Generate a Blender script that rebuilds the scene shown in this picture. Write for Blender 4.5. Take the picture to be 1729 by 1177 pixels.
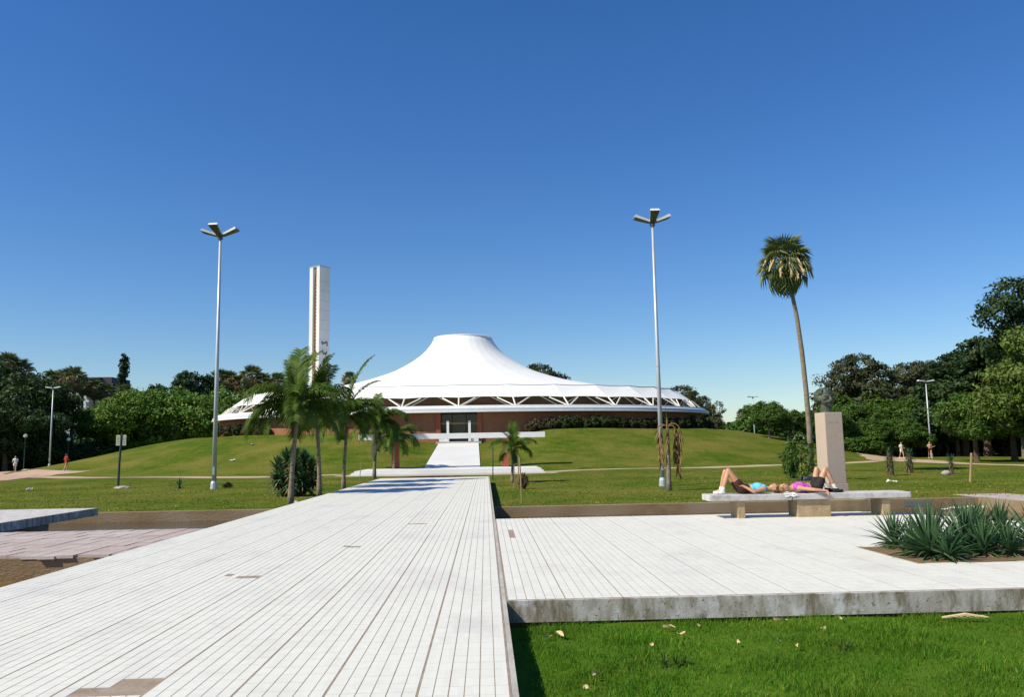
import bpy, bmesh, math, random
import numpy as np
from mathutils import Vector, Matrix, Euler
R_ = math.radians
for o in list(bpy.data.objects): bpy.data.objects.remove(o)
scene = bpy.context.scene
COL = scene.collection

# ------------------------------------------------------------------ camera
FPX, CAMH = 1380.0, 1.9
PITCH, YAW, ROLL = R_(6.93), R_(1.96), R_(1.014)
cF = Vector((math.sin(YAW)*math.cos(PITCH), math.cos(YAW)*math.cos(PITCH), math.sin(PITCH)))
r0 = cF.cross(Vector((0, 0, 1))).normalized(); u0 = r0.cross(cF)
cU = math.cos(ROLL)*u0 + math.sin(ROLL)*r0
cR = math.cos(ROLL)*r0 - math.sin(ROLL)*u0
cam_d = bpy.data.cameras.new('camera'); cam = bpy.data.objects.new('camera', cam_d); COL.objects.link(cam)
m3 = Matrix((cR, cU, -cF)).transposed()
cam.matrix_world = Matrix.Translation((0, 0, CAMH)) @ m3.to_4x4()
cam_d.sensor_width = 36.0; cam_d.lens = FPX/1729*36.0
cam_d.clip_start = 0.1; cam_d.clip_end = 6000
scene.camera = cam
def ray(x, y): return cF + cR*((x-864.5)/FPX) - cU*((y-588.5)/FPX)
def atz(x, y, z=0.0):
    d = ray(x, y); return Vector((0, 0, CAMH)) + d*((z-CAMH)/d.z)
def aty(x, y, Y):
    d = ray(x, y); return Vector((0, 0, CAMH)) + d*(Y/d.y)
def gx(px, Y): return aty(px, 760, Y).x          # world X seen at pixel column px at distance Y
def gz(px, py, Y): return aty(px, py, Y).z

# ------------------------------------------------------------------ world and sun
SUN_AZ_BEHIND, SUN_EL = R_(25), R_(45)     # sun stands left of the camera, a little behind it
sv = Vector((-math.cos(SUN_AZ_BEHIND)*math.cos(SUN_EL), -math.sin(SUN_AZ_BEHIND)*math.cos(SUN_EL), math.sin(SUN_EL)))
world = bpy.data.worlds.new('World'); scene.world = world; world.use_nodes = True
wn = world.node_tree.nodes; wl = world.node_tree.links
bgn = wn['Background']
sky = wn.new('ShaderNodeTexSky'); sky.sky_type = 'NISHITA'; sky.sun_disc = False
sky.sun_elevation = SUN_EL; sky.sun_rotation = math.atan2(sv.x, sv.y)
sky.air_density = 1.15; sky.dust_density = 0.2; sky.ozone_density = 6.5; sky.altitude = 0
hs = wn.new('ShaderNodeHueSaturation'); hs.inputs['Saturation'].default_value = 1.22; hs.inputs['Value'].default_value = 1.12; hs.inputs['Hue'].default_value = 0.509
wl.new(sky.outputs[0], hs.inputs['Color']); wl.new(hs.outputs[0], bgn.inputs[0]); bgn.inputs[1].default_value = 0.10
sd = bpy.data.lights.new('sun', 'SUN'); sd.energy = 5.0; sd.angle = R_(0.53); sd.color = (1.0, 0.935, 0.73)
so = bpy.data.objects.new('sun', sd); COL.objects.link(so)
so.rotation_euler = sv.to_track_quat('Z', 'Y').to_euler(); so.location = (-60, -30, 80)
scene.view_settings.view_transform = 'Standard'; scene.view_settings.look = 'None'
scene.view_settings.gamma = 1.0; scene.view_settings.use_curve_mapping = False
scene.view_settings.exposure = 0.16

# ------------------------------------------------------------------ materials
MATS = {}
def mat(name, c1, c2=None, scale=3.0, rough=0.8, bump=0.0, bscale=None, detail=6.0, c3=None, scale3=0.3,
        metal=0.0, spec=0.3, stretch=(1, 1, 1), lo=0.35, hi=0.65, attr=None, trans=0.0, obj=False, fine=None):
    """Principled material; colour is mixed by world-space noise, c3 by a second, larger noise."""
    m = bpy.data.materials.new(name); m.use_nodes = True
    nt = m.node_tree; N = nt.nodes; L = nt.links
    b = N['Principled BSDF']; out = N['Material Output']
    b.inputs['Roughness'].default_value = rough; b.inputs['Metallic'].default_value = metal
    b.inputs['Specular IOR Level'].default_value = spec
    if obj: pos = N.new('ShaderNodeTexCoord').outputs['Object']
    else: pos = N.new('ShaderNodeNewGeometry').outputs['Position']
    mp = N.new('ShaderNodeMapping'); mp.inputs['Scale'].default_value = stretch
    L.new(pos, mp.inputs['Vector']); pos = mp.outputs[0]
    def noise(s, d=detail):
        n = N.new('ShaderNodeTexNoise'); n.inputs['Scale'].default_value = s; n.inputs['Detail'].default_value = d
        n.inputs['Roughness'].default_value = 0.62
        L.new(pos, n.inputs['Vector']); return n.outputs[0]
    def ramp(src, a, b_):
        r = N.new('ShaderNodeMapRange'); r.inputs['From Min'].default_value = a; r.inputs['From Max'].default_value = b_
        L.new(src, r.inputs['Value']); return r.outputs[0]
    def mix(fac, A, B, blend='MIX'):
        x = N.new('ShaderNodeMix'); x.data_type = 'RGBA'; x.blend_type = blend
        if isinstance(fac, (int, float)): x.inputs[0].default_value = fac
        else: L.new(fac, x.inputs[0])
        for i, v in ((6, A), (7, B)):
            if isinstance(v, tuple): x.inputs[i].default_value = (*v, 1)
            else: L.new(v, x.inputs[i])
        return x.outputs[2]
    col = c1
    if c2 is not None: col = mix(ramp(noise(scale), lo, hi), c1, c2)
    if c3 is not None: col = mix(ramp(noise(scale3, 4), 0.42, 0.68), col, c3)
    if fine:
        cb = N.new('ShaderNodeCombineColor'); fr_ = N.new('ShaderNodeMapRange'); L.new(noise(fine[0], 8), fr_.inputs[0])
        for i_, v_ in zip((1, 2, 3, 4), (.3, .7, fine[1], fine[2])): fr_.inputs[i_].default_value = v_
        for i_ in range(3): L.new(fr_.outputs[0], cb.inputs[i_])
        col = mix(1.0, col, cb.outputs[0], 'MULTIPLY')
    if attr:
        a = N.new('ShaderNodeAttribute'); a.attribute_name = attr
        col = mix(1.0, col, a.outputs['Color'], 'MULTIPLY')
    if isinstance(col, tuple): b.inputs['Base Color'].default_value = (*col, 1)
    else: L.new(col, b.inputs['Base Color'])
    if bump:
        bn = N.new('ShaderNodeBump'); bn.inputs['Strength'].default_value = bump; bn.inputs['Distance'].default_value = 0.05
        L.new(noise(bscale or scale*4, 8), bn.inputs['Height']); L.new(bn.outputs[0], b.inputs['Normal'])
    if trans:
        t = N.new('ShaderNodeBsdfTranslucent'); ms = N.new('ShaderNodeMixShader'); ms.inputs[0].default_value = trans
        if isinstance(col, tuple): t.inputs[0].default_value = (*col, 1)
        else: L.new(col, t.inputs[0])
        L.new(b.outputs[0], ms.inputs[1]); L.new(t.outputs[0], ms.inputs[2]); L.new(ms.outputs[0], out.inputs[0])
    MATS[name] = m; return m

M = MATS
mat('lawn', (.046, .092, .007), (.112, .135, .014), scale=.85, rough=.95, bump=.7, bscale=11, c3=(.165, .15, .032), scale3=.16, spec=.03, fine=(7, .62, 1.35), lo=.36, hi=.66, detail=10)
mat('lawn_near', (.055, .13, .008), (.10, .17, .014), scale=4, rough=.95, bump=.6, bscale=40, spec=.05)
mat('earth', (.17, .12, .065), (.22, .15, .085), scale=1.5, rough=.95, bump=.4, bscale=18, spec=.1)
mat('sand_path', (.40, .30, .20), (.48, .37, .25), scale=1.2, rough=.95, bump=.2, spec=.1)
mat('gravel', (.42, .28, .21), (.50, .35, .27), scale=.5, rough=.95, bump=.2, spec=.1)
mat('mortar', (.28, .21, .16), (.36, .29, .23), scale=6, rough=.95, bump=.3, spec=.1)
mat('concrete', (.50, .47, .44), (.36, .33, .29), scale=2.2, rough=.9, bump=.35, bscale=30, spec=.2)
mat('kerb_concrete', (.30, .21, .125), (.22, .145, .075), scale=2.0, rough=.95, bump=.5, bscale=14, spec=.1, stretch=(1, 1, 2.2), c3=(.36, .27, .19), scale3=.5)
mat('bench_top', (.56, .53, .52), (.33, .29, .27), scale=5.0, rough=.85, bump=.35, bscale=40, spec=.2, lo=.46, hi=.75)
mat('bench_leg', (.47, .36, .22), (.34, .25, .14), scale=4, rough=.9, bump=.4, bscale=30, spec=.1)
mat('pedestal_stone', (.53, .42, .33), (.44, .34, .26), scale=26, rough=.85, bump=.08, bscale=90, spec=.2, c3=(.48, .385, .30), scale3=1.5)
mat('bronze', (.075, .085, .055), (.032, .034, .022), scale=9, rough=.6, metal=.1, spec=.3, obj=True, c3=(.12, .145, .10), scale3=5)
mat('water', (.045, .04, .03), (.075, .06, .035), scale=.6, rough=.06, bump=.12, bscale=5, spec=.5)
mat('dry_basin', (.19, .115, .045), (.13, .08, .03), scale=2.2, rough=.75, bump=.3, bscale=12, spec=.05)
mat('pink_tile', (.47, .385, .36), (.39, .31, .285), scale=2.5, rough=.85, bump=.2, bscale=20, spec=.2, c3=(.50, .43, .41), scale3=.7)
mat('membrane', (.84, .83, .81), (.80, .79, .77), scale=.4, rough=.6, spec=.3)
mat('white_paint', (.80, .79, .78), (.74, .73, .72), scale=1.2, rough=.6, spec=.3)
mat('fascia_paint', (.62, .65, .70), (.55, .58, .63), scale=.8, rough=.5, spec=.4)
mat('white_steel', (.80, .77, .68), rough=.5, spec=.4)
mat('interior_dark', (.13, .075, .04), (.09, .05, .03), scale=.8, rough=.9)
mat('brick_plain', (.36, .125, .06), (.30, .10, .05), scale=3, rough=.85, spec=.15)
mat('red_paint', (.36, .10, .05), (.30, .08, .04), scale=2, rough=.6, spec=.3)
mat('door_glass', (.035, .032, .022), (.05, .045, .03), scale=.7, rough=.08, spec=.5)
mat('tower_white', (.76, .75, .74), (.68, .67, .66), scale=.8, rough=.8, bump=.1, stretch=(1, 1, .35), c3=(.60, .59, .60), scale3=.25)
mat('tower_brown', (.42, .24, .09), (.34, .18, .06), scale=1.2, rough=.8)
mat('dark_mark', (.10, .09, .10), (.2, .19, .2), scale=2, rough=.8)
mat('galvanised', (.54, .56, .60), (.47, .49, .53), scale=2, rough=.45, metal=.3, spec=.5)
mat('lamp_top', (.66, .66, .68), rough=.5, spec=.4)
mat('lamp_under', (.10, .105, .08), (.06, .065, .05), scale=8, rough=.4, spec=.5)
mat('globe_glass', (.75, .75, .72), rough=.3, spec=.5)
mat('green_pole', (.03, .06, .05), rough=.5, spec=.4)
mat('sign_paper', (.62, .60, .44), (.52, .50, .36), scale=9, rough=.7)
mat('bark_grey', (.24, .20, .16), (.15, .12, .09), scale=3, rough=.95, bump=.6, bscale=20, spec=.05, stretch=(1, 1, 3))
mat('bark_brown', (.15, .105, .07), (.09, .06, .04), scale=3, rough=.95, bump=.6, bscale=16, spec=.05)
mat('palm_trunk', (.30, .25, .19), (.20, .16, .11), scale=2, rough=.95, bump=.6, bscale=9, spec=.05, stretch=(1, 1, 5))
mat('crownshaft', (.13, .19, .05), (.19, .17, .06), scale=3, rough=.5, spec=.3)
mat('palm_leaf', (.042, .09, .012), (.115, .17, .022), scale=2.5, rough=.55, spec=.12, trans=.25)
mat('fan_leaf', (.10, .14, .045), (.15, .18, .06), scale=1.2, rough=.5, spec=.35, trans=.2)
mat('dry_leaf', (.36, .23, .10), (.24, .14, .06), scale=2, rough=.8, spec=.1, trans=.15)
mat('flower_stalk', (.66, .50, .30), (.52, .37, .20), scale=3, rough=.9, spec=.1)
mat('yucca_leaf', (.045, .11, .045), (.085, .15, .065), scale=3, rough=.5, spec=.22, trans=.12)
mat('yucca_dry', (.26, .19, .09), (.16, .12, .05), scale=4, rough=.8, spec=.1)
mat('grass_blade', (.068, .195, .010), (.135, .25, .02), scale=1.3, rough=.6, spec=.15, attr='tint', trans=.35)
mat('grass_far', (.12, .20, .02), (.23, .25, .035), scale=.4, rough=.8, spec=.1, attr='tint', trans=.3)
for nm, a, b_ in (('leaf_dark', (.030, .062, .014), (.05, .085, .02)), ('leaf_bright', (.085, .18, .018), (.14, .22, .028)),
                  ('leaf_gum', (.055, .068, .028), (.085, .095, .036)), ('leaf_pine', (.028, .058, .018), (.042, .076, .023)),
                  ('leaf_mid', (.055, .115, .016), (.085, .15, .022)), ('leaf_lime', (.085, .14, .02), (.12, .17, .03)),
                  ('leaf_hedge', (.035, .06, .016), (.06, .075, .025)), ('leaf_rusty', (.13, .09, .045), (.08, .08, .03))):
    mat(nm, a, b_, scale=.5, rough=.55, spec=.25, attr='tint', trans=.2)
mat('skin', (.60, .33, .20), (.47, .23, .13), scale=5, rough=.5, spec=.35)
mat('hair_brown', (.12, .055, .03), (.07, .03, .015), scale=30, rough=.5, spec=.4)
mat('hair_fair', (.30, .17, .07), (.20, .10, .04), scale=30, rough=.5, spec=.4)
mat('cloth_blue', (.16, .55, .72), (.12, .46, .64), scale=10, bump=.5, bscale=14, rough=.8)
mat('cloth_magenta', (.60, .10, .50), (.50, .07, .42), scale=10, bump=.5, bscale=14, rough=.8)
mat('cloth_black', (.018, .016, .016), (.03, .027, .025), scale=10, bump=.5, bscale=14, rough=.8)
mat('cloth_maroon', (.075, .03, .02), (.05, .02, .015), scale=10, bump=.5, bscale=14, rough=.85)
mat('cloth_white', (.78, .76, .74), (.70, .68, .66), scale=10, bump=.5, bscale=14, rough=.8)
mat('cloth_red', (.50, .045, .02), (.42, .03, .02), scale=8, bump=.5, bscale=14, rough=.8)
mat('cloth_navy', (.03, .03, .05), rough=.8)
mat('eye_dark', (.03, .02, .015), rough=.3)
mat('lip', (.45, .16, .12), rough=.5)
mat('wood_stake', (.36, .26, .14), (.26, .18, .10), scale=4, rough=.9, bump=.3, stretch=(1, 1, .2))
mat('stone_rock', (.42, .38, .32), (.30, .27, .22), scale=3, rough=.9, bump=.6, bscale=8)
mat('litter_white', (.74, .72, .68), (.55, .52, .46), scale=7, rough=.8)
mat('litter_green', (.05, .35, .2), rough=.6)
mat('flat_white', (.70, .69, .68), (.62, .61, .60), scale=.3, rough=.8)
mat('flat_grey', (.40, .41, .44), (.35, .36, .39), scale=.3, rough=.8)
mat('flat_dark', (.10, .085, .09), (.07, .06, .065), scale=.2, rough=.8)
mat('flat_pane', (.10, .11, .13), rough=.2, spec=.5)
mat('graffiti', (.10, .14, .20), (.20, .17, .13), scale=14, rough=.9)

def tile_mat(name, base, dirty, lilac):
    """White ceramic paver: each tile has a tone of its own, with worn lilac-grey patches."""
    m = bpy.data.materials.new(name); m.use_nodes = True; nt = m.node_tree; N = nt.nodes; L = nt.links
    b = N['Principled BSDF']; b.inputs['Roughness'].default_value = .7; b.inputs['Specular IOR Level'].default_value = .25
    g = N.new('ShaderNodeNewGeometry')
    sn = N.new('ShaderNodeVectorMath'); sn.operation = 'SNAP'; sn.inputs[1].default_value = (.1, .2, 10)
    L.new(g.outputs['Position'], sn.inputs[0])
    w = N.new('ShaderNodeTexWhiteNoise'); w.noise_dimensions = '3D'; L.new(sn.outputs[0], w.inputs['Vector'])
    def noise(s, st=(1, 1, 1)):
        mp = N.new('ShaderNodeMapping'); mp.inputs['Scale'].default_value = st; L.new(g.outputs['Position'], mp.inputs[0])
        n = N.new('ShaderNodeTexNoise'); n.inputs['Scale'].default_value = s; n.inputs['Detail'].default_value = 7
        n.inputs['Roughness'].default_value = .65; L.new(mp.outputs[0], n.inputs['Vector']); return n.outputs[0]
    def rng(s, a, b_, c=0, d=1):
        r = N.new('ShaderNodeMapRange'); L.new(s, r.inputs[0])
        for i, v in zip((1, 2, 3, 4), (a, b_, c, d)): r.inputs[i].default_value = v
        return r.outputs[0]
    def mix(fac, A, B):
        x = N.new('ShaderNodeMix'); x.data_type = 'RGBA'; L.new(fac, x.inputs[0])
        for i, v in ((6, A), (7, B)):
            if isinstance(v, tuple): x.inputs[i].default_value = (*v, 1)
            else: L.new(v, x.inputs[i])
        return x.outputs[2]
    c = mix(rng(w.outputs[0], .3, 1, 0, .22), base, dirty)
    c = mix(rng(noise(1.1, (1, .6, 1)), .52, .78, 0, .8), c, lilac)
    c = mix(rng(noise(9), .52, .8, 0, .5), c, dirty)
    L.new(c, b.inputs['Base Color'])
    bp = N.new('ShaderNodeBump'); bp.inputs['Strength'].default_value = .12; bp.inputs['Distance'].default_value = .02
    L.new(noise(40), bp.inputs['Height']); L.new(bp.outputs[0], b.inputs['Normal'])
    M[name] = m; return m
tile_mat('tile_white', (.70, .685, .63), (.56, .525, .475), (.53, .495, .50))

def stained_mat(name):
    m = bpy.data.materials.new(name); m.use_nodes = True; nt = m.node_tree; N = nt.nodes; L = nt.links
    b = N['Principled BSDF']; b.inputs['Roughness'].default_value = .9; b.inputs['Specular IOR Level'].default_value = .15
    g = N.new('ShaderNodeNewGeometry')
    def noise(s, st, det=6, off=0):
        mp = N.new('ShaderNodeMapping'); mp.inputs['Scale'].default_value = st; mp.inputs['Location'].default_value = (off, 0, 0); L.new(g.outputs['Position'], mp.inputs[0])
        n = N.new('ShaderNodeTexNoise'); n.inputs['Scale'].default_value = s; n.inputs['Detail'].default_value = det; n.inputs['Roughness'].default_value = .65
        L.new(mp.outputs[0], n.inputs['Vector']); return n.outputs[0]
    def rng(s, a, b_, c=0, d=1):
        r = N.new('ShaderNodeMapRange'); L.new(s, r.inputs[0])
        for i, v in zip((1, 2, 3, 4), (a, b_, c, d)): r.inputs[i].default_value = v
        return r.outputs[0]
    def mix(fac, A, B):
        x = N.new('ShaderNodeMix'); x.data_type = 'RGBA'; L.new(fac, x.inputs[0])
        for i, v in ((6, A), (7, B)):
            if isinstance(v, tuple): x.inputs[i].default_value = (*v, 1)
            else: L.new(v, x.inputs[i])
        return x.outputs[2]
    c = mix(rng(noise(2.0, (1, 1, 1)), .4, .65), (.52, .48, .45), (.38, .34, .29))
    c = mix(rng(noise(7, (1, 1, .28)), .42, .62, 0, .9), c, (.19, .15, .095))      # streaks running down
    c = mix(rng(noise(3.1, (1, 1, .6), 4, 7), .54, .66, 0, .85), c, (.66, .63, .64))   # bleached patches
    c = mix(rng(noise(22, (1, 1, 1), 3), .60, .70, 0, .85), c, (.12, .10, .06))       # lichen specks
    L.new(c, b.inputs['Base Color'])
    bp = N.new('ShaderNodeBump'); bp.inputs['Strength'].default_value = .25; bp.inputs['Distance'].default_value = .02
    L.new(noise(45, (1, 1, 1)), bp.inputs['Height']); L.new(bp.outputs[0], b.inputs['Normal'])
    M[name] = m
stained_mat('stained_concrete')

def brick_mat(name, c1, c2, mortar, scale):
    m = bpy.data.materials.new(name); m.use_nodes = True; nt = m.node_tree; N = nt.nodes; L = nt.links
    b = N['Principled BSDF']; b.inputs['Roughness'].default_value = .85
    tc = N.new('ShaderNodeTexCoord'); t = N.new('ShaderNodeTexBrick')
    t.inputs['Scale'].default_value = scale
    for k, v in (('Color1', c1), ('Color2', c2), ('Mortar', mortar)): t.inputs[k].default_value = (*v, 1)
    L.new(tc.outputs['UV'], t.inputs['Vector']); L.new(t.outputs[0], b.inputs['Base Color'])
    M[name] = m
brick_mat('brick_wall', (.37, .13, .06), (.29, .095, .045), (.30, .17, .11), 1.0)

# ------------------------------------------------------------------ mesh helpers
def link(name, me, material=None, parent=None, loc=None, smooth=False):
    o = bpy.data.objects.new(name, me); COL.objects.link(o)
    if material is not None and len(me.materials) == 0: me.materials.append(M[material])
    if parent is not None: o.parent = parent
    if loc is not None: o.location = loc
    if smooth and len(me.polygons): me.polygons.foreach_set('use_smooth', [True]*len(me.polygons))
    return o
def np_mesh(name, V, F, tint=None):
    V = np.asarray(V, np.float32); F = np.asarray(F, np.int32)
    me = bpy.data.meshes.new(name); me.vertices.add(len(V)); me.vertices.foreach_set('co', V.ravel())
    n, k = F.shape
    me.loops.add(n*k); me.loops.foreach_set('vertex_index', F.ravel())
    me.polygons.add(n); me.polygons.foreach_set('loop_start', np.arange(0, n*k, k, dtype=np.int32))
    me.polygons.foreach_set('loop_total', np.full(n, k, np.int32))
    if tint is not None:
        a = me.attributes.new('tint', 'FLOAT_COLOR', 'POINT')
        c = np.ones((len(V), 4), np.float32); c[:, :3] = tint; a.data.foreach_set('color', c.ravel())
    me.polygons.foreach_set('use_smooth', np.zeros(n, bool))
    me.update(calc_edges=True); me.validate(); return me

class MB:
    def __init__(s): s.v = []; s.f = []
    def add(s, vs, fs):
        n = len(s.v); s.v += [tuple(v) for v in vs]; s.f += [tuple(i+n for i in f) for f in fs]; return s
    def box(s, x0, x1, y0, y1, z0, z1, mtx=None):
        vs = [Vector(p) for p in ((x0,y0,z0),(x1,y0,z0),(x1,y1,z0),(x0,y1,z0),(x0,y0,z1),(x1,y0,z1),(x1,y1,z1),(x0,y1,z1))]
        if mtx: vs = [mtx @ v for v in vs]
        return s.add(vs, [(3,2,1,0),(4,5,6,7),(0,1,5,4),(1,2,6,5),(2,3,7,6),(3,0,4,7)])
    def taper(s, w0, d0, w1, d1, z0, z1):
        vs = [(x*w, y*d, z) for z, w, d in ((z0, w0/2, d0/2), (z1, w1/2, d1/2)) for x, y in ((-1,-1),(1,-1),(1,1),(-1,1))]
        return s.add(vs, [(3,2,1,0),(4,5,6,7),(0,1,5,4),(1,2,6,5),(2,3,7,6),(3,0,4,7)])
    def prism(s, poly, z0, z1):
        n = len(poly); vs = [(x, y, z0) for x, y in poly] + [(x, y, z1) for x, y in poly]
        fs = [tuple(range(n-1, -1, -1)), tuple(range(n, 2*n))] + [(i, (i+1) % n, n+(i+1) % n, n+i) for i in range(n)]
        return s.add(vs, fs)
    def tube(s, pts, rad, n=8, cap=True):
        pts = [Vector(p) for p in pts]; k = len(pts)
        if not isinstance(rad, (list, tuple)): rad = [rad]*k
        vs = []; fs = []; prev = None
        for i, p in enumerate(pts):
            t = (pts[min(i+1, k-1)] - pts[max(i-1, 0)]).normalized()
            if prev is None:
                a = Vector((1, 0, 0)) if abs(t.x) < .9 else Vector((0, 1, 0))
                x = t.cross(a).normalized()
            else: x = (prev - t*prev.dot(t)).normalized()
            prev = x; y = t.cross(x)
            for j in range(n):
                an = 2*math.pi*j/n; vs.append(p + (x*math.cos(an) + y*math.sin(an))*rad[i])
        for i in range(k-1):
            for j in range(n): fs.append((i*n+j, i*n+(j+1) % n, (i+1)*n+(j+1) % n, (i+1)*n+j))
        if cap: fs.append(tuple(range(n-1, -1, -1))); fs.append(tuple(range((k-1)*n, k*n)))
        return s.add(vs, fs)
    def ball(s, c, r, nu=12, nv=8):
        r = (r, r, r) if not isinstance(r, (tuple, list)) else r
        vs = [(c[0], c[1], c[2]-r[2])]; fs = []
        for i in range(1, nv):
            ph = math.pi*i/nv - math.pi/2
            for j in range(nu):
                th = 2*math.pi*j/nu
                vs.append((c[0]+r[0]*math.cos(ph)*math.cos(th), c[1]+r[1]*math.cos(ph)*math.sin(th), c[2]+r[2]*math.sin(ph)))
        vs.append((c[0], c[1], c[2]+r[2])); t = len(vs)-1
        for j in range(nu):
            fs.append((0, 1+(j+1) % nu, 1+j)); b = 1+(nv-2)*nu; fs.append((b+j, b+(j+1) % nu, t))
        for i in range(nv-2):
            for j in range(nu): a = 1+i*nu; fs.append((a+j, a+(j+1) % nu, a+nu+(j+1) % nu, a+nu+j))
        return s.add(vs, fs)
    def mesh(s, name):
        me = bpy.data.meshes.new(name); me.from_pydata(s.v, [], s.f); me.update(); return me
    def build(s, name, material, parent=None, loc=None, smooth=False, bevel=0):
        me = s.mesh(name)
        if bevel:
            bm = bmesh.new(); bm.from_mesh(me)
            bmesh.ops.bevel(bm, geom=list(bm.edges), offset=bevel, segments=2, affect='EDGES', profile=.6)
            bm.to_mesh(me); bm.free()
        return link(name, me, material, parent, loc, smooth)

def tag(o, label, cat, group=None):
    o['label'] = label; o['category'] = cat
    if group: o['group'] = group
    return o
def thing(name, label, cat, loc=(0, 0, 0), rz=0.0, group=None, scale=None):
    o = bpy.data.objects.new(name, None); COL.objects.link(o); o.location = loc; o.rotation_euler = (0, 0, rz)
    o.empty_display_size = .2
    if scale: o.scale = scale if isinstance(scale, (tuple, list)) else (scale,)*3
    return tag(o, label, cat, group)
def struct(o): o['kind'] = 'structure'; return o
def stuff(o): o['kind'] = 'stuff'; return o
def dup(root, loc, rz=0, label=None, group=None, scale=None):
    r = root.copy(); COL.objects.link(r); r.location = loc; r.rotation_euler = (0, 0, rz)
    if label: r['label'] = label
    if group: r['group'] = group
    if scale: r.scale = scale if isinstance(scale, (tuple, list)) else (scale,)*3
    for ch in list(root.children):
        c = ch.copy(); COL.objects.link(c); c.parent = r
        for g in ch.children:
            d = g.copy(); COL.objects.link(d); d.parent = c
    return r
rnd = random.Random(7)

# ------------------------------------------------------------------ layout constants
XC = -2.83                      # axis of walkway, ramp and hall
WX0, WX1, WZ = -5.81, 0.19, 0.35
WY0, WY1 = 1.0, 45.6
BC = (XC, 109.0)                # centre of the hall
BA, BB = 32.2, 22.0             # eave half axes
MA, MBB = 55.0, 43.0            # mound base half axes
NLZ = 0.10                      # near lawn level
WATER = -0.30
KR, KL = 26.5, 27.6             # kerb of the far lawn, right and left of the walkway

def sstep(a, b, x):
    t = max(0.0, min(1.0, (x-a)/(b-a))); return t*t*(3-2*t)
def ramp_z(y): return 0.32 + (2.62-0.32)*max(0, min(1, (y-70)/(88.3-70)))
def ground_z(x, y):
    dx, dy = x-BC[0], y-BC[1]
    rho_o = math.hypot(dx/MA, dy/MBB); rho_i = math.hypot(dx/(BA+2.0), dy/(BB+2.5))
    if rho_o >= 1: h = 0.0
    elif rho_i <= 1: h = 1.0
    else:
        t = (1-rho_o)/((1-rho_o)+(rho_i-1)*.62); h = .72*t + .28*t*t*(3-2*t)
    top = 3.75
    z = h*top
    if y < BC[1]:                       # a cutting for the ramp and forecourt
        w = sstep(2.6, 10.0, abs(dx)); z = min(z, (ramp_z(y)-.03)) * (1-w) + z*w if y > 69 else z*w + z*(1-w)*.3
    z += .07*math.sin(x*.31+1.3)*math.sin(y*.27) * min(1, max(0, (y-30)/12))*(1 if abs(dx) > 8 else 0)
    return z

def ground_hit(px, py):
    d = ray(px, py); t = 27.0
    while t < 260 and CAMH+d.z*t/d.y > ground_z(d.x*t/d.y, t): t += .15
    return Vector((d.x*t/d.y, t, ground_z(d.x*t/d.y, t)))
# ------------------------------------------------------------------ setting: ground, lawns
g = MB().add([(-2500,-400,-.9),(2500,-400,-.9),(2500,4000,-.9),(-2500,4000,-.9)], [(0,1,2,3)]).build('ground', 'lawn'); struct(g)
def lawn_grid(name, xs, ys, zf, material, skirt=.9):
    nx, ny = len(xs), len(ys)
    V = [(x, y, zf(x, y)) for y in ys for x in xs]
    F = [(j*nx+i, j*nx+i+1, (j+1)*nx+i+1, (j+1)*nx+i) for j in range(ny-1) for i in range(nx-1)]
    o = link(name, np_mesh(name, V, F), material, smooth=True); return struct(o)
xs = np.unique(np.concatenate([np.arange(-150, -70, 5), np.arange(-70, 70, 1.0), np.arange(70, 151, 5), [WX1+.02, WX0-.02]]))
xr = xs[xs >= WX1]; xl = xs[xs <= WX0]
ysR = np.concatenate([[KR+.25], np.arange(27.5, 62, 1.5), np.arange(62, 92, .6), np.arange(92, 170, 4), np.arange(170, 330, 20)])
ysL = np.concatenate([[KL+.25], np.arange(28.5, 62, 1.5), np.arange(62, 92, .6), np.arange(92, 170, 4), np.arange(170, 330, 20)])
lawn_grid('lawn', xr, ysR, ground_z, 'lawn'); lawn_grid('lawn', xl, ysL, ground_z, 'lawn')
xm = np.arange(WX0-.02, WX1+.1, .5)
lawn_grid('lawn', np.linspace(WX0-.02, WX1+.02, 14), np.concatenate([np.arange(WY1-.4, 62, 1.5), np.arange(62, 92, .6), np.arange(92, 170, 6)]), ground_z, 'lawn')
near = lawn_grid('lawn', np.arange(WX1, 15.8, .2), np.arange(1.0, 8.75, .2), lambda x, y: NLZ+.012*math.sin(x*3.1)*math.sin(y*2.7), 'lawn_near')
struct(MB().box(18.2, 90, -20, KR+.2, -.9, -.003).build('lawn', 'lawn'))
struct(MB().box(-90, -42, -20, KL+.2, -.9, -.003).build('lawn', 'lawn'))
struct(MB().box(16.3, 18.2, -5, KR+2.0, -.5, .006).build('side_path', 'pink_tile'))
def strip(name, pts, w, material, dz=.012, step=1.0):
    P = [Vector((p[0], p[1])) for p in pts]; ws = w if isinstance(w, list) else [w]*len(P)
    Q = []; W = []
    for i in range(len(P)-1):
        n = max(1, int((P[i+1]-P[i]).length/step))
        for k in range(n): Q.append(P[i].lerp(P[i+1], k/n)); W.append(ws[i]+(ws[i+1]-ws[i])*k/n)
    Q.append(P[-1]); W.append(ws[-1])
    V = []; F = []; C = 5
    for i, q in enumerate(Q):
        t = (Q[min(i+1, len(Q)-1)]-Q[max(i-1, 0)]).normalized(); nrm = Vector((-t.y, t.x))
        for c in range(C):
            e = (c/(C-1)*2-1)*W[i]/2*(1 + (.12*math.sin(i*1.7+c) if c in (0, C-1) else 0))
            x, y = q.x+nrm.x*e, q.y+nrm.y*e
            V.append((x, y, ground_z(x, y)+dz))
    for i in range(len(Q)-1):
        for c in range(C-1): F.append((i*C+c+1, i*C+c, (i+1)*C+c, (i+1)*C+c+1))
    return struct(link(name, np_mesh(name, V, F), material))
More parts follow.
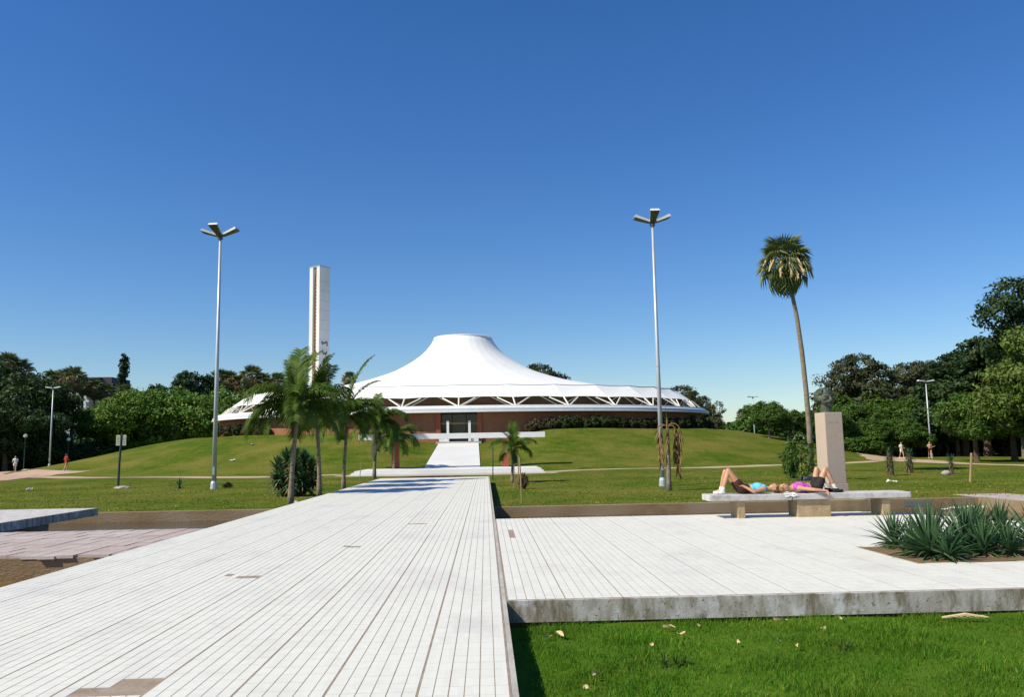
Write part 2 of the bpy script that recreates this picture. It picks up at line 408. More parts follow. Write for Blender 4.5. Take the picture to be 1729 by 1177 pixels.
def ell(t, s=1.0, e=0.0): return (BC[0]+(MA*s+e)*math.cos(t), BC[1]+(MBB*s+e)*math.sin(t))
strip('footpath', [ell(R_(a), 1.0, 2.0) for a in range(200, 266, 4)]+[(-9.6, 64.0)], 3.2, 'sand_path')
strip('footpath', [(3.6, 63.6)]+[ell(R_(a), 1.0, 1.4) for a in range(280, 318, 4)], 2.6, 'sand_path')
strip('forecourt_path', [(-11.0, 61.6), (-6, 60.9), (0, 60.2), (5.2, 60.8)], [2.0, 4.2, 4.2, 2.0], 'sand_path', .02)
strip('park_path', [(37.5, 38), (38.2, 55), (38.6, 70), (40.5, 82), (45, 92), (52, 101), (66, 112), (90, 122)], [2.6, 2.6, 3, 4.2, 6, 7, 6, 5], 'sand_path', .03)
V = []; F = []; nu = 26
for i in range(nu+1):
    px = -300+(152+300)*i/nu; lo_ = 813-16.5*max(0, px)/152 if px > 0 else 813+.02*-px; hi_ = min(lo_-.6, 791.5+.035*max(0, px))
    for j in range(7):
        p = ground_hit(px, lo_+(hi_-lo_)*j/6+.5*math.sin(px*.11+j)*(j == 0)); V.append((p.x, p.y, p.z+.03))
for i in range(nu):
    for j in range(6): a = i*7+j; F.append((a, a+7, a+8, a+1))
struct(link('gravel_plaza', np_mesh('gravel_plaza', V, F), 'gravel'))

# kerbs and pool
k = struct(MB().box(WX1+.005, 16.0, KR, KR+.3, -.75, .02).box(16.0, 16.3, -5, KR+.3, -.75, .025).build('pool_kerb', 'kerb_concrete'))
for px0, px1 in ((1520, 1566),):
    MB().box(gx(px0, KR), gx(px1, KR), KR-.006, KR, -.22, -.06).build('graffiti', 'graffiti', k)
k = struct(MB().box(-42.3, WX0-.005, KL, KL+.3, -.75, .02).box(-42.3, -42.0, -5, KL, -.75, .02).build('pool_kerb', 'kerb_concrete'))
struct(MB().add([(WX1, 8, WATER), (16.1, 8, WATER), (16.1, KR+.1, WATER), (WX1, KR+.1, WATER)], [(0,1,2,3)]).build('pool_water', 'water'))
struct(MB().add([(-42.1, 18.9, WATER), (WX0, 18.9, WATER), (WX0, KL+.1, WATER), (-42.1, KL+.1, WATER)], [(0,1,2,3)]).build('pool_water', 'water'))
struct(MB().add([(-42.1, -5, -.22), (WX0, -5, -.22), (WX0, 15.0, -.22), (-42.1, 15.0, -.22)], [(0,1,2,3)]).build('dry_basin', 'dry_basin'))

# ------------------------------------------------------------------ tiled walkway and terrace
TT = WZ; TB = WZ-.002
tile_cols = []                                   # (x0, x1) of each column of tiles
for mod in range(10):
    x = WX1-.05 - mod*.595
    for c in range(6):
        gap = .019 if c == 0 else (.003 if c % 2 else .0065)
        x1 = x - c*.0992 - gap/2; x0 = x-(c+1)*.0992 + .002
        if c == 5: x0 += .004
        tile_cols.append((x0, x1))
def missing_cells():
    """patches of lost tiles, picked in the photograph"""
    res = []
    for poly in ([(118,1177),(150,1160),(180,1158),(215,1147),(266,1147),(232,1177)], [(385,971.5),(440,971.5),(428,977.5),(405,975)],
                 [(690,884),(720,884),(716,885.8),(688,885.8)], [(585,921.5),(612,921.5),(608,924.5),(582,924)]):
        P = [atz(a, b, WZ) for a, b in poly]; res.append([(p.x, p.y) for p in P])
    return res
def inside(p, poly):
    x, y = p; c = False; n = len(poly)
    for i in range(n):
        x1, y1 = poly[i]; x2, y2 = poly[(i+1) % n]
        if (y1 > y) != (y2 > y) and x < (x2-x1)*(y-y1)/(y2-y1)+x1: c = not c
    return c
lost = missing_cells()
def tile_field(parent, cols, y0, y1, L, skip, n_single, near_key, tmat='tile_white', top=TT):
    cells = []
    rr = random.Random(3)
    for ci, (a, b) in enumerate(cols):
        off = 0.0 if (ci//6) % 2 == 0 else L*.5
        y = y0
        while y < y1-.02:
            e = min(y+L, y1)
            if (y == y0): e = min(y+L-off, y1) if off else e
            c = ((a+b)/2, (y+e)/2)
            if e-y > .03 and not skip(c): cells.append((a, b, y+.0012, e-.0012, rr.uniform(-.0005, .0005)))
            y = e
    cells.sort(key=lambda c: near_key((c[0]+c[1])/2, (c[2]+c[3])/2))
    cache = {}
    for a, b, p, q, dz in cells[:n_single]:
        key = (round(b-a, 3), round(q-p, 3))
        if key not in cache:
            cache[key] = MB().taper(key[0], key[1], key[0]-.003, key[1]-.003, -.03, 0).mesh('tile'); cache[key].materials.append(M[tmat])
        link('tile', cache[key], None, parent, ((a+b)/2, (p+q)/2, top+dz))
    A = np.array(cells[n_single:]); n = len(A)
    V = np.zeros((n, 8, 3), np.float32); i = .0015
    x0, x1, p, q, dz = A.T
    for k_, (X, Y, Z) in enumerate(((x0,p,0),(x1,p,0),(x1,q,0),(x0,q,0),(x0+i,p+i,1),(x1-i,p+i,1),(x1-i,q-i,1),(x0+i,q-i,1))):
        V[:, k_, 0] = X; V[:, k_, 1] = Y; V[:, k_, 2] = top+dz if Z else top-.03
    base = np.array([(4,5,6,7),(0,1,5,4),(1,2,6,5),(2,3,7,6),(3,0,4,7)])
    F = (np.arange(n)[:, None, None]*8 + base[None]).reshape(-1, 4)
    o = link('tile_field', np_mesh('tile_field', V.reshape(-1, 3), F), tmat, parent); stuff(o)
def in_frame(x, y):
    v = Vector((x, y, WZ-CAMH)); k = v.dot(cF); px = 864.5+FPX*v.dot(cR)/k; py = 588.5-FPX*v.dot(cU)/k
    return -20 < px < 1749 and py < 1190
near_key = lambda x, y: (0 if in_frame(x, y) else 500) + math.hypot(x, y)
walk = MB().box(WX0, WX1-.045, WY0, WY1, TB-.20, TB).build('walkway', 'mortar'); struct(walk)
MB().box(WX0+.5, WX1-.35, WY0, WY1, -.6, TB-.2).build('walkway_support', 'concrete', walk)
MB().box(WX1-.043, WX1, WY0, WY1, TB-.20, TT-.004).build('coping', 'concrete', walk)
tile_field(walk, tile_cols, 4.2, WY1, .2, lambda c: any(inside(c, p) for p in lost), 300, near_key)

TY0, TY1 = 8.62, 18.3
terr_poly = [(WX1+.003, TY0), (15.9, TY0), (14.5, 11.5), (11.6, 13.6), (10.15, 15.2), (9.0, 17.6), (8.3, TY1), (WX1+.003, TY1)]
BED = (5.47, 15.0, 10.45, 12.15)        # planting bed opening
terr = MB().prism(terr_poly, TB-.21, TB).build('terrace', 'mortar'); struct(terr)
MB().box(WX1-.3, 13.0, TY0+.30, 9.4, -.6, TB-.21).build('terrace_support', 'concrete', terr)
MB().box(WX1-.3, 8.0, 17.3, 17.9, -.6, TB-.21).build('terrace_support', 'concrete', terr)
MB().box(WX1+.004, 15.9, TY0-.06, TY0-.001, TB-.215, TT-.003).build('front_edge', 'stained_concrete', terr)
tcols = []
for mod in range(26):
    x = WX1+.012 + mod*.595
    for c in range(6):
        gap = .019 if c == 0 else (.003 if c % 2 else .0065)
        tcols.append((x+c*.0992+gap/2, x+(c+1)*.0992-.002))
tlost = [[(atz(a, b, WZ).x, atz(a, b, WZ).y) for a, b in ((853,895.5),(868,895.5),(873,908),(857,908))]]
def tskip(c):
    if not inside(c, terr_poly): return True
    if BED[0] < c[0] < BED[1] and BED[2] < c[1] < BED[3]: return True
    return inside(c, tlost[0])
tile_field(terr, tcols, TY0+.012, TY1, .2, tskip, 300, near_key)
bed = MB().box(BED[0]+.03, BED[1], BED[2]+.02, BED[3], TB-.01, TB+.006).build('planting_bed', 'earth'); struct(bed)

# lower paving on the other side of the walkway, partly broken away
low = MB().box(-42, WX0-.03, 14.55, 19.2, -.6, .165).build('lower_paving', 'kerb_concrete'); struct(low)
rr = random.Random(5)
def slab_tiles():
    x = WX0-.05
    n = 0
    cache = {}
    far = MB()
    while x > -30:
        w = .30
        y = 14.5+rr.uniform(-.03, .16)
        while y < 19.18:
            L = min(.6, 19.2-y)
            if L > .05 and not (x > -7.6 and 15.9 < y < 16.2):
                if x > -14 and n < 300:
                    key = round(L, 2)
                    if key not in cache:
                        cache[key] = MB().taper(w-.012, key-.012, w-.02, key-.02, -.05, 0).mesh('slab'); cache[key].materials.append(M['pink_tile'])
                    link('slab', cache[key], None, low, (x-w/2, y+L/2, .2+rr.uniform(-.006, .006))); n += 1
                else: far.box(x-w+.006, x-.006, y+.006, y+L-.006, .15, .2+rr.uniform(-.006, .006))
            y += L
        x -= w
    stuff(far.build('slab_field', 'pink_tile', low))
slab_tiles()

# second terrace, over the pool beyond the lower paving
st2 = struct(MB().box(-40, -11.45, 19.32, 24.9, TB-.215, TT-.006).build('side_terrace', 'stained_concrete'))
MB().box(-40, -11.47, 19.34, 24.88, TT-.005, TT).build('paving', 'bench_top', st2)
MB().box(-40, -12.5, 19.5, 24.2, -.6, TB-.216).build('terrace_support', 'concrete', st2)

# ------------------------------------------------------------------ forecourt: steps, ramp, portal
st = MB()
for i in range(3):
    st.box(-7.25+i*.12, 7.25-i*.12, -4.6+i*.55, 4.2, -.05+(.11*i if i else 0), .115*(i+1)-.003)
stp = tag(st.build('entrance_steps', 'flat_white', loc=(XC, 65.5, 0)), 'broad white entrance steps at the foot of the ramp', 'steps')
rb = MB(); n = 20
ys_ = [69.7 + (88.4-69.7)*i/n for i in range(n+1)]
V = []; F = []
for i, y in enumerate(ys_):
    w = 2.36 - .28*i/n
    for x in (-w, w): V.append((XC+x, y, ramp_z(y)+.05))
    for x in (-w, w): V.append((XC+x, y, ramp_z(y)-.6))
for i in range(n):
    a = i*4; F += [(a, a+1, a+5, a+4), (a+2, a, a+4, a+6), (a+1, a+3, a+7, a+5)]
F += [(0, 2, 3, 1)]
struct(rb.add(V, F).build('entrance_ramp', 'flat_white'))
pt = thing('entrance_portal', 'long white beam on red posts spanning the ramp in front of the entrance', 'portal', (XC, 69.0, .33))
zb = gz(760, 741, 69)-.33; zt = gz(760, 732, 69)-.33
xa, xb = gx(606, 69)-XC, gx(920.5, 69)-XC
MB().box(xa, xb, -.3, .3, zb, zt).build('beam', 'white_paint', pt, bevel=.015)
for px in (668, 853):
    x = gx(px, 69)-XC; MB().box(x-.3, x+.3, -.28, .28, -.06, zb+.004).build('post', 'red_paint', pt, bevel=.02)

# ------------------------------------------------------------------ the hall
hall = thing('tent_roofed_hall', 'round brick hall under a white tent roof crowning the grassy mound', 'building', (BC[0], BC[1], 0))
def E(t, inset, z): return ((BA-inset)*math.cos(t), (BB-inset)*math.sin(t), z)
NS = 160
def ring_surface(profile, n=NS, t0=0, t1=2*math.pi, closed=True):
    mb = MB(); k = len(profile); V = []; F = []
    cnt = n if closed else n+1
    for i in range(cnt):
        t = t0+(t1-t0)*i/n
        for ins, z in profile: V.append(E(t, ins, z))
    for i in range(n):
        for j in range(k-1):
            a = i*k+j; b = ((i+1) % cnt)*k+j; F.append((a, b, b+1, a+1))
    return mb.add(V, F)
ZE = 5.75
# brick wall with the entrance gap
half = math.asin(2.2/(BA-.9))
wv = ring_surface([(.9, 1.2), (.9, ZE)], 150, -math.pi/2+half, -math.pi/2+2*math.pi-half, False)
me = wv.mesh('wall'); uv = me.uv_layers.new()
for p in me.polygons:
    for li in p.loop_indices:
        co = me.vertices[me.loops[li].vertex_index].co; uv.data[li].uv = (math.atan2(co.y, co.x)*27/.5, co.z/.5)
link('wall', me, 'brick_wall', hall)
for s in (-1, 1): MB().box(s*2.2-.25, s*2.2+.25, -BB+.8, -BB+3.2, 1.5, ZE).build('entrance_pier', 'red_paint', hall)
MB().box(-2.3, 2.3, -BB+2.6, -BB+2.7, 1.5, ZE).build('entrance_glass', 'door_glass', hall)
for x in (-1.95, -.75, .75, 1.95):
    MB().box(x-.05, x+.05, -BB+2.5, -BB+2.58, 2.5, ZE).build('door_frame', 'interior_dark', hall)
MB().box(-2.0, 2.0, -BB+2.48, -BB+2.56, 4.55, 4.75).build('door_frame', 'bench_leg', hall)
MB().box(-2.4, 2.4, -BB-.2, -BB+2.7, 1.5, 2.66).build('entrance_floor', 'concrete', hall)
for s in (-1, 1):
    a, b = sorted((s*1.05, s*2.1))
    MB().box(a, b, -BB+.5, -BB+.7, 2.6, 3.15).build('entrance_parapet', 'white_paint', hall)
    MB().box(s*1.15-.13, s*1.15+.13, -BB+.35, -BB+.62, 2.6, 4.85).build('entrance_post', 'white_paint', hall)
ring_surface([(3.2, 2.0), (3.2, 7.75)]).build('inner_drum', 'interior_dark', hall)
ring_surface([(.95, ZE+.01), (-.0, ZE), (-.06, ZE+.03), (0.0, ZE+.42), (.05, ZE+.44)]).build('fascia', 'fascia_paint', hall)
ring_surface([(-.03, ZE-.03), (-.13, ZE-.0), (-.13, ZE+.07), (-.03, ZE+.09)]).build('drip_edge', 'white_paint', hall)
ring_surface([(.05, ZE+.44), (.35, ZE+.50), (.4, ZE+.72), (.62, ZE+.74), (.66, ZE+.56), (3.3, ZE+.60)]).build('gutter', 'white_paint', hall)
# tent band: one panel per bay, struts at the nodes
NB = 32
ZL, ZU = 7.42, 8.95; IL, IU = 1.95, 4.1
for b in range(NB):
    ta, tb = -math.pi/2+2*math.pi*b/NB, -math.pi/2+2*math.pi*(b+1)/NB
    mb = MB(); V = []; F = []; nu, nv = 8, 5
    for i in range(nu+1):
        u = i/nu; t = ta+(tb-ta)*u; sag = math.sin(math.pi*u)
        ca = Vector(E(ta, 0, 0)).lerp(Vector(E(tb, 0, 0)), u)       # chords keep the facets of the bays
        for j in range(nv+1):
            w = j/nv
            ins = IL+(IU-IL)*w; z = ZL+(ZU-ZL)*w
            fA, fB = Vector(E(ta, ins, z)), Vector(E(tb, ins, z)); p = fA.lerp(fB, u)
            n_ = Vector((p.x/BA**2, p.y/BB**2, 0)).normalized()
            p += Vector((0, 0, 1))*(.10*sag*(1-w) - .07*sag*w) - n_*(.22*sag*math.sin(math.pi*w))
            V.append(p)
    for i in range(nu):
        for j in range(nv): a = i*(nv+1)+j; F.append((a, a+nv+1, a+nv+2, a+1))
    mb.add(V, F).build('roof_band_panel', 'membrane', hall, smooth=True)
    # rope edge on top of the bay
    MB().tube([Vector(V[i*(nv+1)+nv])+Vector((0, 0, .03)) for i in range(nu+1)], .05, 5).build('edge_cable', 'fascia_paint', hall)
    base = Vector(E(ta, .75, ZE+.62)); top = Vector(E(ta, IL-.02, ZL-.02))
    dt = (tb-ta)*.30
    for d in (0, -dt, dt):
        MB().tube([base, Vector(E(ta+d, IL-.02, ZL-.02))], .085 if d == 0 else .07, 6).build('strut', 'white_steel', hall)
    for d in (-.42, .42):
        MB().tube([Vector(E(ta, 2.9, ZE+.65)), Vector(E(ta+d*(tb-ta), 2.9, ZL+.2))], .045, 5).build('brace', 'white_steel', hall)
# main membrane
ZT = gz(784, 572, BC[1]); RT = 3.85
prof = [(0.0, ZT-.35), (RT-.5, ZT-.1), (RT-.15, ZT+.12), (RT, ZT), (4.3, ZT-.8), (4.95, ZT-1.65), (5.75, ZT-2.4), (6.8, ZT-3.15), (8.0, ZT-3.85), (9.3, ZT-4.5), (10.8, ZT-5.05), (12.4, ZT-5.55), (14.3, ZT-6.05), (17.0, ZT-6.55)]
V = []; F = []; n = 128
outer_k = 4
for i in range(n):
    t = 2*math.pi*i/n; seg = (t/(2*math.pi)*NB) % 1
    fold = math.sin(math.pi*seg)
    ta = math.floor(t/(2*math.pi)*NB+1e-6)/NB*2*math.pi; tb = ta+2*math.pi/NB
    fr = (t-ta)/(tb-ta)
    pe = Vector(E(ta, IU, ZU)).lerp(Vector(E(tb, IU, ZU)), fr) + Vector((0, 0, -.02-.06*fold))
    pl_ = []
    for j, (r, z) in enumerate(prof):
        rr_ = r*(1-.006*fold*min(1, j/6)); pl_.append(Vector((rr_*math.cos(t), rr_*math.sin(t)*(1-.26*(max(0, r-4)/13)**1.4), z)))
    last = pl_[-1]
    for q in range(1, outer_k+1):
        w = q/outer_k; p = last.lerp(pe, w); p.z -= .35*math.sin(math.pi*w)*(1-w*.5); pl_.append(p)
    V += pl_
k = len(prof)+outer_k
for i in range(n):
    for j in range(k-1):
        a = i*k+j; b = ((i+1) % n)*k+j; F.append((a+1, b+1, b, a))
MB().add(V, F).build('tent_membrane', 'membrane', hall, smooth=True)
MB().tube([(RT*math.cos(2*math.pi*i/48), RT*math.sin(2*math.pi*i/48), ZT+.02) for i in range(49)], .09, 6).build('crown_ring', 'membrane', hall)

# tower behind the hall
TWY = 121.0
zt_ = gz(536, 453, TWY)
tw = thing('slender_tower', 'slender white tower with a brown slotted face rising behind the hall', 'tower', (gx(537, TWY), TWY, 3.2), R_(55))
h = zt_-3.2; S = 1.05
MB().box(-.5, S, -S, S, 0, h).build('shaft', 'tower_white', tw)
# the slotted face looks to the left front (local -x after the turn)
for a, b in ((-S, -.42), (.36, S)):
    MB().box(-S, -.498, a, b, 0, h-.002).build('side_fin', 'tower_white', tw)
MB().box(-.64, -.499, -.42, .36, 0, h-1.0).build('slot_lining', 'tower_brown', tw)
for i in range(26):
    z = 10.5+i*(h-12.5)/26
    MB().box(-.76, -.63, -.40, .34, z, z+.16).build('slot_rung', 'tower_brown', tw)
MB().box(-S-.02, S+.03, -S-.02, S+.03, h, h+.16).build('cap', 'flat_grey', tw)
face = MB(); yf = -S-.012
for z in np.arange(2, h-1, 1.45): face.box(-S+.02, S-.02, yf, yf+.011, z, z+.035)
face.build('panel_joint', 'flat_grey', tw)
mk = MB()
zc = gz(543, 581, TWY)-3.2; zd = gz(543, 597, TWY)-3.2
def stroke(mb, pts, w):
    for (x0, z0), (x1, z1) in zip(pts[:-1], pts[1:]):
        d = Vector((x1-x0, 0, z1-z0)); L = d.length; d.normalize(); nrm = Vector((-d.z, 0, d.x))*w/2
        vs = [Vector((x0, yf-.004, z0))+nrm, Vector((x0, yf-.004, z0))-nrm, Vector((x1, yf-.004, z1))-nrm, Vector((x1, yf-.004, z1))+nrm]
        mb.add(vs, [(0, 1, 2, 3)])
stroke(mk, [(-.45, zc+.35), (-.45, zc-.1), (.55, zc+.3), (.55, zc-.35)], .26)
stroke(mk, [(-.4, zd+.35), (-.15, zd-.2), (.15, zd+.05), (.35, zd-.25), (.5, zd+.3)], .26)
mk.build('painted_mark', 'dark_mark', tw)

# ------------------------------------------------------------------ foliage
def leaf_cloud(seed, lobes, clumps, per, size, cr, flat=.75, up=.25, core=.15):
    """crown of small leaf quads gathered in clumps that sit on the outside of a few lobes"""
    rg = np.random.default_rng(seed)
    L = np.array(lobes, float); wts = (L[:, 3]*L[:, 4])**1.0; wts /= wts.sum()
    li = rg.choice(len(L), clumps, p=wts)
    d = rg.normal(size=(clumps, 3)); d[:, 2] += up; d /= np.linalg.norm(d, axis=1)[:, None]
    rad = np.where(rg.random(clumps) < core, rg.uniform(.3, .75, clumps), rg.uniform(.78, 1.02, clumps))
    cc = L[li, :3] + d*rad[:, None]*np.stack([L[li, 3], L[li, 3], L[li, 4]], 1)
    crs = cr*rg.uniform(.65, 1.35, clumps)
    off = rg.normal(size=(clumps, per, 3)); off /= np.linalg.norm(off, axis=2)[:, :, None]
    off *= (rg.random((clumps, per, 1))**.45); off[:, :, 2] *= flat
    P = (cc[:, None] + off*crs[:, None, None]).reshape(-1, 3); n = len(P)
    nrm = rg.normal(size=(n, 3))*.75 + np.repeat(d, per, 0)*.6 + off.reshape(-1, 3)*.6; nrm[:, 2] += .35
    nrm /= np.linalg.norm(nrm, axis=1)[:, None]
    a = np.cross(nrm, rg.normal(size=(n, 3))); a /= np.linalg.norm(a, axis=1)[:, None]; b = np.cross(nrm, a)
    s = size*rg.uniform(.6, 1.35, (n, 1))
    V = np.stack([P-a*s, P-b*s*.42+nrm*s*.06, P+a*s, P+b*s*.42+nrm*s*.06], 1).reshape(-1, 3)
    F = np.arange(n*4).reshape(n, 4)
    ct = rg.uniform(.78, 1.22, (clumps, 1, 1)); lt = rg.uniform(.8, 1.2, (clumps, per, 1))
    hue = np.array([1.0, 1, 1])+rg.normal(size=(clumps, 1, 3))*np.array([.08, .03, .05])
    tint = np.repeat((ct*lt*hue).reshape(-1, 3), 4, 0)
    return np_mesh('crown', V, F, tint)
def trunk_mb(h, r, limbs, lean=(0, 0), seed=1):
    rg = random.Random(seed); mb = MB()
    pts = [(lean[0]*t+rg.uniform(-.05, .05)*h*.1, lean[1]*t+rg.uniform(-.05, .05)*h*.1, h*t-.15*(t == 0)) for t in (0, .12, .35, .7, 1)]
    mb.tube(pts, [r*1.35, r, r*.85, r*.65, r*.4], 9)
    for lx, ly, lz, lr in limbs:
        t = rg.uniform(.5, .9); b = Vector((lean[0]*t, lean[1]*t, h*t)); e = Vector((lx, ly, lz))
        m_ = b.lerp(e, .5)+Vector((rg.uniform(-.2, .2), rg.uniform(-.2, .2), rg.uniform(.0, .4)))
        mb.tube([b, m_, e], [r*.45, r*.3, r*.12], 6)
    return mb
KINDS = {}
def tree_kind(key, lobes, clumps, per, size, cr, leafmat, th, tr, bark='bark_brown', seed=1, **kw):
    me = leaf_cloud(seed, lobes, clumps, per, size, cr, **kw); me.materials.append(M[leafmat])
    tm = trunk_mb(th, tr, [(l[0]*.75, l[1]*.75, l[2], .1) for l in lobes], seed=seed).mesh('trunk'); tm.materials.append(M[bark])
    KINDS[key] = (me, tm)
def tree(name, kind, loc, label, group=None, scale=1.0, rz=0.0, cat='tree'):
    t = thing(name, label, cat, loc, rz, group, scale)
    me, tm = KINDS[kind]
    link('trunk', tm, None, t); link('crown', me, None, t); return t
def rl(seed, n, R, z0, z1, r0_, r1_, fl=.8):
    rg = random.Random(seed); out = []
    for i in range(n):
        a = 2*math.pi*i/n+rg.uniform(-.5, .5); q = R*math.sqrt(rg.random()); z = rg.uniform(z0, z1); r = rg.uniform(r0_, r1_)
        out.append((q*math.cos(a), q*math.sin(a), z, r, r*fl))
    return out
# kinds are about 10 m tall, then scaled
tree_kind('dark_a', [(0,0,6.2,3.2,3.3)]+rl(1, 8, 3.4, 3.2, 8.0, 1.5, 2.3), 420, 46, .20, .75, 'leaf_dark', 6.5, .28, seed=11)
tree_kind('dark_b', [(0,0,5.6,3.4,3.6)]+rl(2, 9, 3.6, 2.2, 8.2, 1.3, 2.2), 420, 46, .20, .70, 'leaf_dark', 6, .3, seed=12)
tree_kind('bright_a', [(0,0,5.5,4.2,3.6)]+rl(3, 9, 4.2, 3.0, 7.4, 1.6, 2.4), 480, 46, .21, .85, 'leaf_bright', 5.5, .3, seed=13)
tree_kind('bright_b', [(0,0,5.2,4.4,3.9)]+rl(4, 9, 4.4, 2.4, 7.2, 1.5, 2.3), 480, 46, .21, .80, 'leaf_bright', 5, .3, seed=14)
tree_kind('gum', [(-2.1,0,7.4,1.9,1.5),(.2,.4,8.3,2.3,1.6),(2.4,-.2,7.2,1.9,1.7),(0,-1,5.6,2.4,1.8),(-2.6,.4,4.9,1.6,1.5),(2.7,.3,4.9,1.7,1.6),(-.9,.8,6.5,1.6,1.2),(1.5,1,6,1.5,1.2),(0,0,3.4,2.2,1.6)], 330, 56, .17, .66, 'leaf_gum', 7, .34, 'bark_grey', seed=15, core=.05, flat=.6)
tree_kind('pine', [(0,0,9.2,1.1,.8),(-.8,.2,8.2,1.5,.8),(.8,-.3,7.6,1.6,.8),(-1.2,0,6.4,1.9,.9),(1.3,.3,5.6,2.1,.9),(-1.4,-.3,4.4,2.3,1.0),(1.4,.2,3.4,2.4,1.0),(0,0,2.6,2.4,1.0)], 420, 46, .19, .55, 'leaf_pine', 9, .25, seed=16, flat=.55)
tree_kind('mid_a', [(0,0,5.4,3.6,3.2)]+rl(6, 8, 3.7, 2.6, 7.6, 1.4, 2.2), 420, 46, .21, .75, 'leaf_mid', 5.5, .26, 'bark_grey', seed=17)
tree_kind('mid_b', [(0,0,5.8,3.9,2.6)]+rl(7, 9, 4.2, 4.0, 7.6, 1.4, 2.2, .7), 420, 46, .21, .75, 'leaf_mid', 5.5, .3, 'bark_brown', seed=18)
tree_kind('lime', [(0,0,6.6,2.6,2.4)]+rl(8, 8, 3.0, 4.0, 8.6, 1.1, 1.7), 300, 46, .19, .75, 'leaf_lime', 7, .24, 'bark_grey', seed=19)
tree_kind('wispy', [(0,0,8.6,1.0,1.0),(-1.0,.2,7.6,1.1,.9),(.9,-.2,7.2,1.2,.9),(-1.2,0,5.9,1.0,.8),(.9,.3,5.2,1.3,.9),(-.4,-.4,4.4,1.2,.8),(.2,.2,6.4,1.0,.9),(0,0,3.2,1.6,1.2)], 260, 40, .13, .5, 'leaf_pine', 9, .22, 'bark_grey', seed=20, core=.05)
tree_kind('cypress', [(0,0,1.5+.9*i,.95-.075*i,.9) for i in range(10)], 300, 40, .15, .30, 'leaf_pine', 9, .14, seed=21)
tree_kind('shrub', [(0,0,.55,.55,.5),(-.35,.1,.5,.4,.4),(.35,-.1,.55,.4,.42),(.05,0,.9,.35,.3)], 90, 30, .075, .17, 'leaf_hedge', .6, .03, seed=22)
tree_kind('shrub_rusty', [(0,0,.55,.55,.5),(-.35,.1,.5,.4,.4),(.35,-.1,.55,.4,.42),(.05,0,.9,.35,.3)], 90, 30, .075, .17, 'leaf_rusty', .6, .03, seed=23)
tree_kind('bush', [(0,0,1.0,1.1,.95),(-.7,.1,.8,.8,.7),(.7,-.1,.9,.8,.75),(.1,0,1.5,.7,.6)], 150, 36, .12, .30, 'leaf_mid', 1.0, .06, seed=24)
tree_kind('sapling', [(0,0,1.7,.55,.6),(-.45,.1,1.5,.4,.4),(.1,0,1.0,.4,.5),(-.2,0,2.1,.35,.3),(.25,0,.5,.3,.4)], 34, 24, .085, .28, 'leaf_mid', 1.9, .035, seed=25)

def T(name, kind, px, Y, pytop, label, group=None, base=10.0, sx=1.0, rz=None, z=None, cat='tree'):
    x = gx(px, Y); z0 = ground_z(x, Y) if z is None else z
    s = (gz(px, pytop, Y)-z0)/base
    return tree(name, kind, (x, Y, z0-.05), label, group, (s*sx, s*sx, s), rnd.uniform(0, 6.28) if rz is None else rz, cat)
# left of the hall
gD = 'dark trees behind the gravel plaza'; lD = 'dark broadleaf tree in the thicket behind the gravel plaza'
for i, (px, Y, py) in enumerate(((-70,120,598),(-20,128,606),(28,118,618),(52,122,642),(76,118,706),(118,138,750),(10,108,668),(60,112,690),(-45,106,650),(-110,112,620),(-170,118,610),(104,118,748),(146,140,752),(178,136,738))):
    T('broadleaf_tree', 'dark_a' if i % 2 else 'dark_b', px, Y, py, lD, gD, base=9.9, sx=1.05)
tree_kind('dark_bush', [(0,0,1.0,1.1,.95),(-.7,.1,.8,.8,.7),(.7,-.1,.9,.8,.75),(.1,0,1.5,.7,.6)], 150, 36, .14, .30, 'leaf_dark', 1.0, .06, seed=26)
for i in range(20):
    px = -120+i*16; T('thicket_bush', 'dark_bush', px, 110+2*(i % 3)+max(0, px)*.06, 752+(i*7) % 14, 'dark bush filling the foot of the thicket behind the gravel plaza', 'dark bushes under the thicket', base=2.1, sx=1.5, cat='bush')
gB = 'bright green trees behind the mound'; lB = 'bright green rounded tree crown showing over the side slope of the mound'
for i, (px, Y, py) in enumerate(((196,128,672),(236,126,656),(282,130,654),(330,128,664),(384,140,655),(432,142,660),(476,144,664))):
    T('round_tree', 'bright_a' if i % 2 else 'bright_b', px, Y, py, lB, gB, base=9.3, sx=1.05)
for px, Y, py in ((312,150,628),(345,152,634),(262,155,650)):
    T('conifer', 'pine', px, Y, py, 'dark pointed conifer peeping over the bright green rounded trees', 'conifers behind the round trees', sx=.9)
T('cypress_tree', 'cypress', 203, 150, 607, 'narrow dark cypress spire beside the apartment block')
# behind the hall
T('gum_tree', 'gum', 905, 165, 614, 'dark tree top peeping over the slope of the tent roof', sx=1.0, rz=.4)
T('gum_tree', 'gum', 1160, 140, 650, 'dark rounded tree standing just behind the shaded end of the hall roof', sx=1.0, rz=1.2)
T('gum_tree', 'gum', 1196, 138, 668, 'lower dark tree hugging the shaded end of the hall', sx=.8, rz=2.2)
for px, Y, py in ((1246,190,712),(1262,190,704),(1236,200,716)):
    T('bush', 'bush', px, Y, py, 'small far bush on the skyline between the hall and the park trees', 'far bushes on the skyline', base=2.1, sx=1.3, cat='bush')
